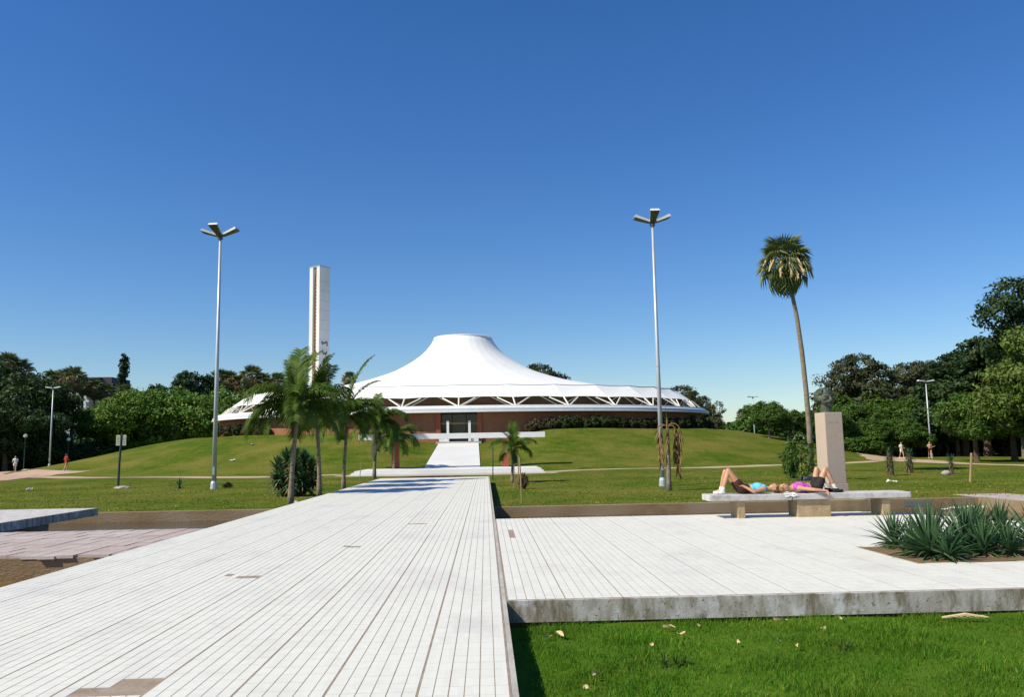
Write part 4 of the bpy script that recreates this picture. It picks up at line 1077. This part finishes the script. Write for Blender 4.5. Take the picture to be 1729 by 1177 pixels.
# ------------------------------------------------------------------ bench
BY = 17.35
bx0, bx1 = gx(1190, BY), gx(1524, BY)
bn = thing('long_bench', 'long weathered concrete bench at the back of the terrace holding two sunbathers', 'bench', ((bx0+bx1)/2, BY+.1, WZ))
o_ = (bx0+bx1)/2; BT = .49
xs_ = gx(1327, BY)-o_
MB().box(bx0-o_, xs_-.012, -.33, .33, BT-.13, BT).build('seat_slab', 'bench_top', bn, bevel=.018)
MB().box(xs_+.012, bx1-o_, -.33, .36, BT-.127, BT-.004).build('seat_slab', 'bench_top', bn, bevel=.018)
for a, c in ((1237, 1249), (1336, 1391), (1477, 1490)):
    MB().box(gx(a, BY)-o_, gx(c, BY)-o_, -.27, .27, -.012, BT-.132).build('leg', 'bench_leg', bn, bevel=.012)

# ------------------------------------------------------------------ pedestal and bust
PY = 18.95
px_ = gx(1402, PY); ptop = gz(1397, 697, PY)
pd = thing('stone_pedestal', 'tall pinkish granite pedestal behind the bench', 'pedestal', (px_, PY, -.35), R_(8))
H_ = ptop+.35
MB().taper(.45, .45, .44, .44, 1.30, H_).build('shaft', 'pedestal_stone', pd, bevel=.012)
MB().taper(.50, .50, .50, .50, .95, 1.30-.004).build('lower_block', 'pedestal_stone', pd, bevel=.01)
MB().box(-.50, .62, -.36, .40, -.3, .946).build('plinth', 'bench_leg', pd, bevel=.015)
ins = MB()
for i in range(9):
    if i != 4: ins.box(-.13+i*.029, -.13+i*.029+.014, -.2225, -.2205, H_-.25, H_-.22)
stuff(ins.build('inscription', 'bench_leg', pd))

def remesh(prims, voxel, smooth_it=6, fac=.5):
    """one continuous skin over tapered capsules and ellipsoids"""
    mb = MB()
    for p in prims:
        if p[0] == 'c':
            _, a, b_, ra, rb = p; a = Vector(a); b_ = Vector(b_); d = (b_-a).normalized()
            pts = [a-d*ra*.95, a-d*ra*.6, a, b_, b_+d*rb*.6, b_+d*rb*.95]
            mb.tube(pts, [ra*.25, ra*.8, ra, rb, rb*.8, rb*.25], 12)
        else:
            _, c, r = p[:3]; k_ = len(mb.v); mb.ball((0, 0, 0), r, 14, 10)
            rot = Euler(p[3]).to_matrix() if len(p) > 3 else Matrix.Identity(3)
            for i in range(k_, len(mb.v)): mb.v[i] = tuple(rot @ Vector(mb.v[i]) + Vector(c))
    me = mb.mesh('tmp'); o = bpy.data.objects.new('tmp', me); COL.objects.link(o)
    m_ = o.modifiers.new('r', 'REMESH'); m_.mode = 'VOXEL'; m_.voxel_size = voxel
    s_ = o.modifiers.new('s', 'SMOOTH'); s_.iterations = smooth_it; s_.factor = fac
    dg = bpy.context.evaluated_depsgraph_get(); res = bpy.data.meshes.new_from_object(o.evaluated_get(dg))
    bpy.data.objects.remove(o); bpy.data.meshes.remove(me)
    res.polygons.foreach_set('use_smooth', [True]*len(res.polygons)); return res
# bronze head; local frame: face looks along -y, z up, then turned
hb = [('c', (0,.03,-.03), (0,.02,.16), .120, .105), ('e', (0,.03,-.01), (.15,.14,.05)), ('e', (0,.015,.33), (.138,.165,.195)), ('e', (0,-.055,.235), (.112,.105,.105)),
      ('e', (0,-.145,.185), (.06,.042,.045)),                                                               # chin
      ('c', (0,-.165,.350), (0,-.205,.275), .022, .036), ('e', (-.028,-.178,.268), (.02,.02,.016)), ('e', (.028,-.178,.268), (.02,.02,.016)),   # nose
      ('c', (-.09,-.125,.372), (-.02,-.158,.366), .022, .026), ('c', (.09,-.125,.372), (.02,-.158,.366), .022, .026),   # brow
      ('e', (0,-.105,.425), (.112,.05,.075)),                                                                # forehead
      ('e', (-.082,-.10,.295), (.040,.034,.036)), ('e', (.082,-.10,.295), (.040,.034,.036)),               # cheeks
      ('c', (-.012,-.185,.246), (-.10,-.135,.222), .030, .018), ('c', (.012,-.185,.246), (.10,-.135,.222), .030, .018),   # moustache
      ('e', (0,-.165,.212), (.034,.02,.014)),
      ('e', (-.145,.01,.30), (.02,.038,.058)), ('e', (.145,.01,.30), (.02,.038,.058)),                       # ears
      ('e', (0,.07,.38), (.150,.155,.165)), ('e', (-.125,.10,.36), (.075,.095,.125)), ('e', (.125,.10,.36), (.075,.095,.125)), ('e', (0,.16,.30), (.13,.08,.13))]   # hair
rgb = random.Random(2)
for i in range(26):                                          # wavy locks swept back
    a = rgb.uniform(-1.35, 1.35); z = .36+.17*math.cos(a)*rgb.uniform(.75, 1.05); x0 = .155*math.sin(a)
    st_ = Vector((x0, rgb.uniform(-.05, .05), z)); en = Vector((x0*1.25, rgb.uniform(.13, .2), z-rgb.uniform(.04, .12)))
    r_ = rgb.uniform(.022, .036); hb += [('c', st_, st_.lerp(en, .5)+Vector((0, 0, .03)), r_, r_*1.15), ('c', st_.lerp(en, .5)+Vector((0, 0, .03)), en, r_*1.15, r_*.8)]
bust = link('bronze_bust', remesh(hb, .009, 3), 'bronze', None, (px_-.03, PY+.01, ptop-.005))
bust.rotation_euler = (0, 0, R_(9)); bust.scale = (1.08, 1.08, 1.08); tag(bust, 'weathered bronze head of a man with moustache and swept back hair on the pedestal', 'bust')
for s in (-1, 1): link('eye_hollow', MB().ball((s*.052, -.142, .338), (.024, .014, .014), 10, 6).mesh('eye'), 'lamp_under', bust)

# ------------------------------------------------------------------ people
def hand(prims, w, dir_, up, s=1.0):
    """palm with four fingers and a thumb, slightly curled"""
    w = Vector(w); d = Vector(dir_).normalized(); u = Vector(up); u = (u-d*u.dot(d)).normalized(); sd_ = d.cross(u)
    prims.append(('c', w, w+d*.075*s, .026*s, .036*s))
    for i, L in enumerate((.062, .072, .068, .052)):
        b_ = w+d*.085*s+sd_*(i-1.5)*.019*s; m_ = b_+d*L*.55*s-u*.008; e = m_+d*L*.5*s-u*.022
        prims.append(('c', b_, m_, .0095*s, .009*s)); prims.append(('c', m_, e, .009*s, .0075*s))
    b_ = w+d*.03*s-sd_*.03*s; prims.append(('c', b_, b_+d*.045*s-sd_*.022*s-u*.012, .012*s, .009*s))
def head(prims, c, face, top):
    """skull, jaw, nose, ears; face = direction the face looks, top = towards the crown"""
    f = Vector(face).normalized(); t = Vector(top).normalized(); s = f.cross(t); c = Vector(c)
    rot = Matrix((s, f, t)).transposed().to_euler()
    prims += [('e', tuple(c), (.074, .094, .108), tuple(rot)), ('e', tuple(c-t*.055+f*.030), (.055, .058, .060), tuple(rot)),
              ('c', c+f*.090+t*.005, c+f*.108-t*.03, .009, .014), ('e', tuple(c+s*.076), (.01, .018, .028), tuple(rot)), ('e', tuple(c-s*.076), (.01, .018, .028), tuple(rot))]
    return s, f, t
def face_bits(body, c, face, top):
    f = Vector(face).normalized(); t = Vector(top).normalized(); s = f.cross(t); c = Vector(c)
    for k_ in (-1, 1): link('eye', MB().ball(tuple(c+s*.031*k_+f*.083+t*.008), .011, 8, 6).mesh('eye'), 'eye_dark', body)
    link('mouth', MB().tube([c-s*.022+f*.084-t*.058, c+f*.09-t*.058, c+s*.022+f*.084-t*.058], [.004, .008, .004], 6).mesh('mouth'), 'lip', body)

def sunbather(label, feet_dir, X0, pose, top_mat, short_mat, shoe_mat, hair_mat, sock):
    """lying on the back along the bench; s = +1 when the feet point to +x. X0 = hip"""
    s = feet_dir; zt0 = .0
    q = lambda x, y, z: Vector((s*x, y, z))
    pr = []
    hip, chest, neck = q(0, 0, .105), q(-.36, 0, .115), q(-.52, 0, .10)
    pr += [('e', q(0, 0, .105), (.12, .165, .105)), ('c', q(-.02, 0, .10), q(-.20, 0, .10), .105, .10), ('e', q(-.17, 0, .10), (.15, .135, .09)), ('e', q(-.36, 0, .112), (.16, .165, .105)),
           ('c', q(-.40, -.13, .10), q(-.40, .13, .10), .075, .075), ('c', q(-.46, 0, .10), q(-.60, 0, .095), .055, .05)]
    hc = q(-.705, pose['head_y'], .105); fdir = pose['face']
    head(pr, hc, fdir, q(-1, 0, .0))
    for side in (-1, 1):
        kx, kz, ax, ay = pose['knee'][side]
        h0 = q(.02, side*.085, .10); kn = q(kx, side*ay, kz); an = q(ax, side*ay, .085)
        pr += [('c', h0, h0.lerp(kn, .5), .088, .072), ('c', h0.lerp(kn, .5), kn, .072, .052), ('c', kn, kn.lerp(an, .35), .050, .054), ('c', kn.lerp(an, .35), an, .054, .034),
               ('c', an, an+q(.12, 0, -.045), .036, .026)]
    for side, (el, wr, hd, up) in pose['arm'].items():
        sh = q(-.42, side*.175, .105); e, w = q(*el), q(*wr)
        pr += [('c', sh, e, .047, .037), ('c', e, w, .038, .025)]; hand(pr, w, q(*hd), q(*up) if True else up, .95)
    body = link('person', remesh(pr, .0115, 5), 'skin', None, (X0, BY+.1, WZ+BT+.002)); tag(body, label, 'person')
    face_bits(body, hc, fdir, q(-1, 0, 0))
    # hair
    t = q(-1, 0, 0); f = Vector(fdir).normalized()
    hp = [('e', hc+t*.035-f*.018, (.098, .094, .092)), ('e', hc+t*.08-f*.03, (.08, .092, .07)), ('e', hc+t*.06-f*.06, (.12, .12, .035)), ('c', hc+t*.06-f*.06+Vector((0, -.05, 0)), hc+t*.13-f*.075, .04, .02), ('c', hc+t*.06-f*.06+Vector((0, .05, 0)), hc+t*.14-f*.075, .04, .02)]
    link('hair', remesh(hp, .012, 3), hair_mat, body)
    # top
    tp = [('e', q(-.345, 0, .116), (.165, .172, .112)), ('e', q(-.22, 0, .104), (.12, .146, .100)), ('c', q(-.43, -.10, .12), q(-.43, .10, .12), .078, .078), ('e', q(-.34, -.07, .185), (.07, .065, .045)), ('e', q(-.34, .07, .185), (.07, .065, .045))]
    link('top', remesh(tp, .012, 4), top_mat, body)
    sh_ = [('e', q(-.01, 0, .108), (.135, .176, .115)), ('e', q(-.09, 0, .105), (.09, .155, .105))]
    for side in (-1, 1):
        kx, kz, ax, ay = pose['knee'][side]; h0 = q(.02, side*.085, .10); kn = q(kx, side*ay, kz)
        sh_.append(('c', h0, h0.lerp(kn, pose['shorts']), .100, .090))
    link('shorts', remesh(sh_, .012, 4), short_mat, body)
    for side in (-1, 1):
        kx, kz, ax, ay = pose['knee'][side]; an = q(ax, side*ay, .085); kn = q(kx, side*ay, kz)
        sk = [('c', an, an.lerp(kn, sock), .042, .044), ('c', an, an+q(.03, 0, -.03), .042, .04)]
        link('sock', remesh(sk, .011, 2), 'cloth_white', body)
        sp = [('c', an+q(-.02, 0, -.045), an+q(.14, 0, -.055), .040, .036), ('e', an+q(.05, 0, -.058), (.12, .046, .030)), ('c', an+q(-.01, 0, -.02), an+q(.05, 0, -.03), .045, .04)]
        link('shoe', remesh(sp, .011, 2), shoe_mat, body)
    return body
sunbather('person in turquoise top and dark shorts lying knees up in white trainers', -1, gx(1252, BY), dict(
    head_y=.0, face=(.12, -.35, 1), shorts=.38, knee={-1: (.30, .50, .44, .085), 1: (.32, .47, .43, .09)},
    arm={-1: ((-.17, -.27, .05), (.02, -.17, .17), (.9, .5, .1), (0, 0, 1)), 1: ((-.18, .28, .05), (.03, .2, .1), (1, -.2, 0), (0, 0, 1))}),
    'cloth_blue', 'cloth_maroon', 'cloth_white', 'hair_brown', .12)
sunbather('person in magenta top and black shorts lying knees up in black shoes', 1, gx(1376, BY), dict(
    head_y=-.02, face=(-.15, -.55, 1), shorts=.42, knee={-1: (.20, .50, .385, .10), 1: (.10, .49, .30, .12)},
    arm={-1: ((-.16, -.335, .075), (.085, -.40, .05), (.35, -.12, -.95), (.8, -.4, .3)), 1: ((-.2, .28, .05), (.0, .3, .05), (1, 0, 0), (0, 0, 1))}),
    'cloth_magenta', 'cloth_black', 'cloth_black', 'hair_fair', .20)
tw_ = MB(); nx = 14
V = [(x*.022-.15, y*.06-.3, .006+.006*math.sin(x*1.3+y)) for y in range(11) for x in range(nx)]
F = [(y*nx+x, y*nx+x+1, (y+1)*nx+x+1, (y+1)*nx+x) for y in range(10) for x in range(nx-1)]
V += [(x*.022-.15, -.345, .0-.05*(1+.3*math.sin(x))) for x in range(nx)]; F += [(11*nx+x, 11*nx+x+1, x+1, x) for x in range(nx-1)]
tag(tw_.add(V, F).build('towel', 'cloth_white', loc=(gx(1326, BY), BY+.1, WZ+BT+.001), smooth=True), 'white towel under the head of the person in the magenta top', 'towel')

def walker(label, loc, rz, top_mat, short_mat, shoe_mat='cloth_white', hair='hair_brown', bare=False, arms=None, h=1.68, skirt=False, swing=.22):
    k_ = h/1.7; pr = [('e', (0,0,.98), (.155,.11,.13)), ('e', (0,0,1.15), (.135,.095,.17)), ('e', (0,.0,1.32), (.165,.11,.15)), ('c', (-.15,0,1.40), (.15,0,1.40), .06, .06), ('c', (0,0,1.40), (0,-.01,1.54), .055, .05)]
    head(pr, (0, -.015, 1.60), (0, -1, 0), (0, 0, 1))
    feet = {}
    for s in (-1, 1):
        kn = Vector((s*.09, -.10*s*swing/.22-.04, .50)); an = Vector((s*.085, -.20*s*swing/.22+(.10 if s < 0 else 0), .085)); feet[s] = an
        pr += [('c', (s*.085, 0, .93), kn, .085, .055), ('c', kn, kn.lerp(an, .4), .053, .055), ('c', kn.lerp(an, .4), an, .055, .036), ('c', an, an+Vector((0, -.14, -.05)), .036, .028)]
        e = Vector((s*.24, .06*s, 1.14)); w = Vector((s*.22, -.16, 1.06)) if not arms else Vector(arms[s])
        pr += [('c', (s*.185, 0, 1.40), e, .047, .037), ('c', e, w, .038, .026)]; hand(pr, w, (0, -1, .1), (0, 0, 1))
    body = link('person', remesh(pr, .02, 3), 'skin', None, loc); body.rotation_euler = (0, 0, rz); body.scale = (k_,)*3; tag(body, label, 'person')
    face_bits(body, (0, -.015, 1.60), (0, -1, 0), (0, 0, 1))
    link('hair', remesh([('e', (0,.02,1.63), (.085,.095,.10)), ('e', (0,.07,1.56), (.07,.05,.09))], .02, 2), hair, body)
    if not bare: link('top', remesh([('e', (0,0,1.32), (.18,.125,.165)), ('e', (0,0,1.14), (.15,.11,.17)), ('c', (-.16,0,1.40), (.16,0,1.40), .07, .07), ('c', (-.18,0,1.38), (-.23,-.03,1.22), .062, .058), ('c', (.18,0,1.38), (.23,.03,1.22), .062, .058)], .02, 2), top_mat, body)
    sp = [('e', (0,0,.98), (.17,.125,.135))]+[('c', (s*.085, 0, .93), (s*.095, -.03, .62 if skirt else .72), .098, .09) for s in (-1, 1)]
    link('shorts', remesh(sp, .02, 2), short_mat, body)
    for s in (-1, 1): link('shoe', remesh([('c', feet[s]+Vector((0, .02, -.045)), feet[s]+Vector((0, -.16, -.05)), .045, .04)], .015, 1), shoe_mat, body)
b = ground_hit(111, 795.5); walker('person in red top and red shorts walking along the gravel plaza', (b.x, b.y, b.z+.02), R_(150), 'cloth_red', 'cloth_red', h=1.62)
b = ground_hit(25, 798); walker('person in a white top strolling by the dark thicket', (b.x, b.y, b.z+.03), R_(20), 'cloth_white', 'cloth_white', h=1.65)
Yr = 88.0; walker('person in white shirt walking on the sandy park path', (gx(1522, Yr), Yr, .04), R_(10), 'cloth_white', 'cloth_white', h=1.7)
walker('bare chested person with bent arms walking on the sandy park path', (gx(1570, 84), 84, .04), R_(-15), 'cloth_white', 'cloth_maroon', bare=True, h=1.7, arms={-1: (-.3, -.2, 1.2), 1: (.42, -.2, 1.25)})

# ------------------------------------------------------------------ apartment block
AY = 260.0
ab = thing('apartment_block', 'white and grey apartment block rising behind the fan palms', 'building', (gx(150, AY), AY, 0))
ox = gx(150, AY); zA = lambda py: gz(150, py, AY)
def ax_(px): return gx(px, AY)-ox
MB().box(ax_(100), ax_(150.5), 0, 14, -1, zA(655)).build('wall', 'flat_white', ab)
MB().box(ax_(150.5), ax_(167), -1.5, 14, -1, zA(650)).build('stair_tower', 'flat_dark', ab)
MB().box(ax_(167), ax_(181), .2, 14, -1, zA(652)).build('wall', 'flat_grey', ab)
MB().box(ax_(181), ax_(254), 1.2, 14, -1, zA(665)).build('wall', 'flat_dark', ab)
MB().box(ax_(148), ax_(187), -1.2, 12, zA(650)+.01, zA(638)).build('roof_tank', 'flat_dark', ab)
MB().box(ax_(142), ax_(170), -2.6, -.0, zA(641), zA(638.5)).build('roof_slab', 'flat_dark', ab)
MB().box(ax_(181), ax_(254.5), .9, 14.3, zA(665)+.01, zA(662)).build('roof_edge', 'flat_dark', ab)
for fl in range(9):
    z1 = zA(660)-fl*3.0
    if z1 < 4: break
    for a in (104, 117, 130, 142):
        w = MB().box(ax_(a), ax_(a+6), -.12, .01, z1-2.0, z1-.5).build('window', 'flat_pane', ab)
        MB().box(ax_(a)-.25, ax_(a+6)+.25, -.35, -.02, z1-2.25, z1-2.02).build('sill', 'flat_grey', w)

# ------------------------------------------------------------------ litter and dry leaves
def scrap(label, px, py, s, material, cat, z=0.0, group=None, name='litter', long=1.0, seed=0):
    rg = random.Random(seed+int(px)); b_ = atz(px, py, z); mb = MB(); n = 5
    V = [((i/n-.5)*s*long*2, (j/n-.5)*s*1.2, .02+abs(rg.gauss(0, s*.28))) for j in range(n+1) for i in range(n+1)]
    F = [(j*(n+1)+i, j*(n+1)+i+1, (j+1)*(n+1)+i+1, (j+1)*(n+1)+i) for j in range(n) for i in range(n)]
    o = mb.add(V, F).build(name, material, loc=(b_.x, b_.y, z)); o.rotation_euler = (0, 0, rg.uniform(0, 6)); return tag(o, label, cat, group)
scrap('crumpled white paper scrap on the lawn behind the pool', 1506, 815, .22, 'litter_white', 'litter', .0)
for px, py in ((158,799),(180,803),(425,752),(393,779),(506,852),(50,828)):
    z = ground_z(P(px, py).x, P(px, py).y) if py > 790 else None
    if z is None:
        # on the mound slope: walk along the ray
        d = ray(px, py); tt = 60.0
        while tt < 130 and CAMH+d.z*tt/d.y > ground_z(d.x*tt/d.y, tt): tt += .2
        o = scrap('white paper scrap lying on the grass', px, py, .3, 'litter_white', 'litter', 0, 'paper scraps on the grass'); o.location = (d.x*tt/d.y, tt, ground_z(d.x*tt/d.y, tt))
    else: scrap('white paper scrap lying on the grass', px, py, .22, 'litter_white', 'litter', 0, 'paper scraps on the grass')
for i, (px, py) in enumerate(((1597,860),(1608,858),(1618,858),(1628,857),(1640,856),(1652,856.5),(1662,857))):
    scrap('white litter washed against the pool kerb', px, py+2, .10, 'litter_green' if i == 5 else 'litter_white', 'litter', WATER+.01, 'litter along the pool kerb', long=1.3)
def dry_leaf(px, py, L, w, i, lab='curled tan dry leaf lying in the short grass', grp='dry leaves in the near grass'):
    rg = random.Random(i); b_ = atz(px, py, NLZ+.05); mb = MB(); V = []; n = 5
    for k_ in range(n+1):
        u = k_/n; ww = w*math.sin(math.pi*(.08+.88*u)); V += [((u-.5)*L, -ww/2, .012*math.sin(u*5+i)+.01), ((u-.5)*L, 0, -.004), ((u-.5)*L, ww/2, .014*math.sin(u*4+i*2)+.012)]
    F = []
    for k_ in range(n): a = k_*3; F += [(a, a+3, a+4, a+1), (a+1, a+4, a+5, a+2)]
    o = mb.add(V, F).build('dry_leaf', 'flower_stalk', loc=(b_.x, b_.y, NLZ+.052)); o.rotation_euler = (0, 0, rg.uniform(0, 6)); tag(o, lab, 'leaf', grp)
for i, (px, py, L, w) in enumerate(((945,1072,.17,.05),(925,1076,.14,.02),(1150,1071,.08,.05),(1245,1086,.06,.05),(1100,1091,.05,.04),(1315,1083,.06,.03),(1345,1092,.05,.03),(1390,1062,.07,.03),(1420,1045,.1,.03),(1318,1048,.13,.035),(1005,1140,.06,.05),(990,1163,.05,.04),(1130,1060,.12,.03),(1180,1058,.07,.04))):
    dry_leaf(px, py, L, w, i)
b_ = atz(1630, 1041, NLZ+.06); fr = MB().tube([(-.22, .03, 0), (0, 0, .03), (.2, -.05, .01)], [.012, .018, .006], 6)
for k_ in range(12): fr.add([(-.15+k_*.03, .01, .02), (-.13+k_*.03, .0, .02), (-.06+k_*.03, -.07+.14*(k_ % 2), .005)], [(0, 1, 2)])
tag(fr.build('fallen_frond', 'flower_stalk', loc=(b_.x, b_.y, NLZ+.045)), 'pale fallen palm frond stalk on the grass by the stained terrace edge', 'frond')

# ------------------------------------------------------------------ grass
def grass(name, n, area, zf, hmin, hmax, w, material, seed, tall=1.0, dry=.12, mask=None):
    rg = np.random.default_rng(seed); x = rg.uniform(area[0], area[1], n); y = area[2]+(area[3]-area[2])*rg.random(n)
    if mask is not None: k_ = mask(x, y, rg); x, y = x[k_], y[k_]
    n = len(x); z = zf(x, y)
    a = rg.uniform(0, 2*np.pi, n); h_ = rg.uniform(hmin, hmax, n); cl = .75+.5*np.sin(x*5.1+1.7*np.sin(y*3.3))*np.sin(y*4.3+np.sin(x*2.9)); h_ = h_*np.clip(cl, .5, 1.3)
    bx, by = np.cos(a)*w/2, np.sin(a)*w/2; lx, ly = rg.normal(0, .45, n)*h_, rg.normal(0, .45, n)*h_
    B0 = np.stack([x-bx, y-by, z], 1); B1 = np.stack([x+bx, y+by, z], 1)
    M0 = np.stack([x-bx*.8+lx*.35, y-by*.8+ly*.35, z+h_*.6], 1); M1 = np.stack([x+bx*.8+lx*.35, y+by*.8+ly*.35, z+h_*.6], 1)
    T0 = np.stack([x-bx*.1+lx, y-by*.1+ly, z+h_], 1); T1 = np.stack([x+bx*.1+lx, y+by*.1+ly, z+h_], 1)
    V = np.stack([B0, B1, M1, M0, T1, T0], 1).reshape(-1, 3); i = np.arange(n)[:, None]*6
    F = np.concatenate([i+np.array([[0, 1, 2, 3]]), i+np.array([[3, 2, 4, 5]])], 1).reshape(-1, 4)
    t = rg.uniform(.7, 1.25, (n, 1))*np.ones((1, 3)); d_ = rg.random(n) < dry; t[d_] *= np.array([2.2, 1.35, 2.0])
    pat = np.clip(.5+.5*np.sin(x*1.9+2*np.sin(y*1.4))*np.cos(y*2.3+x*.7), 0, 1)[:, None]; t = t*(.78+.34*pat)
    o = link(name, np_mesh(name, V, F, np.repeat(t, 6, 0)), material); stuff(o); return o
g1 = grass('grass', 95000, (WX1+.12, 8.2, 3.6, 8.62), lambda x, y: np.full_like(x, NLZ-.005), .03, .075, .006, 'grass_blade', 1, dry=.13, mask=lambda x, y, r: x < y*.82+.9)
g1['label'] = 'short bright green grass of the near lawn'; g1['category'] = 'grass'
gzv = np.vectorize(ground_z)
g2 = grass('grass', 45000, (-34, 34, 26.9, 58), gzv, .02, .05, .05, 'grass_far', 2, dry=.2,
           mask=lambda x, y, r: (((x > WX1+.1) & (y > KR+.35)) | ((x < WX0-.1) & (y > KL+.35))) & (np.abs(x) < y*.72) & (r.random(len(x)) < (27/y)**1.2))
g2['label'] = 'rough yellowish grass of the far lawn'; g2['category'] = 'grass'
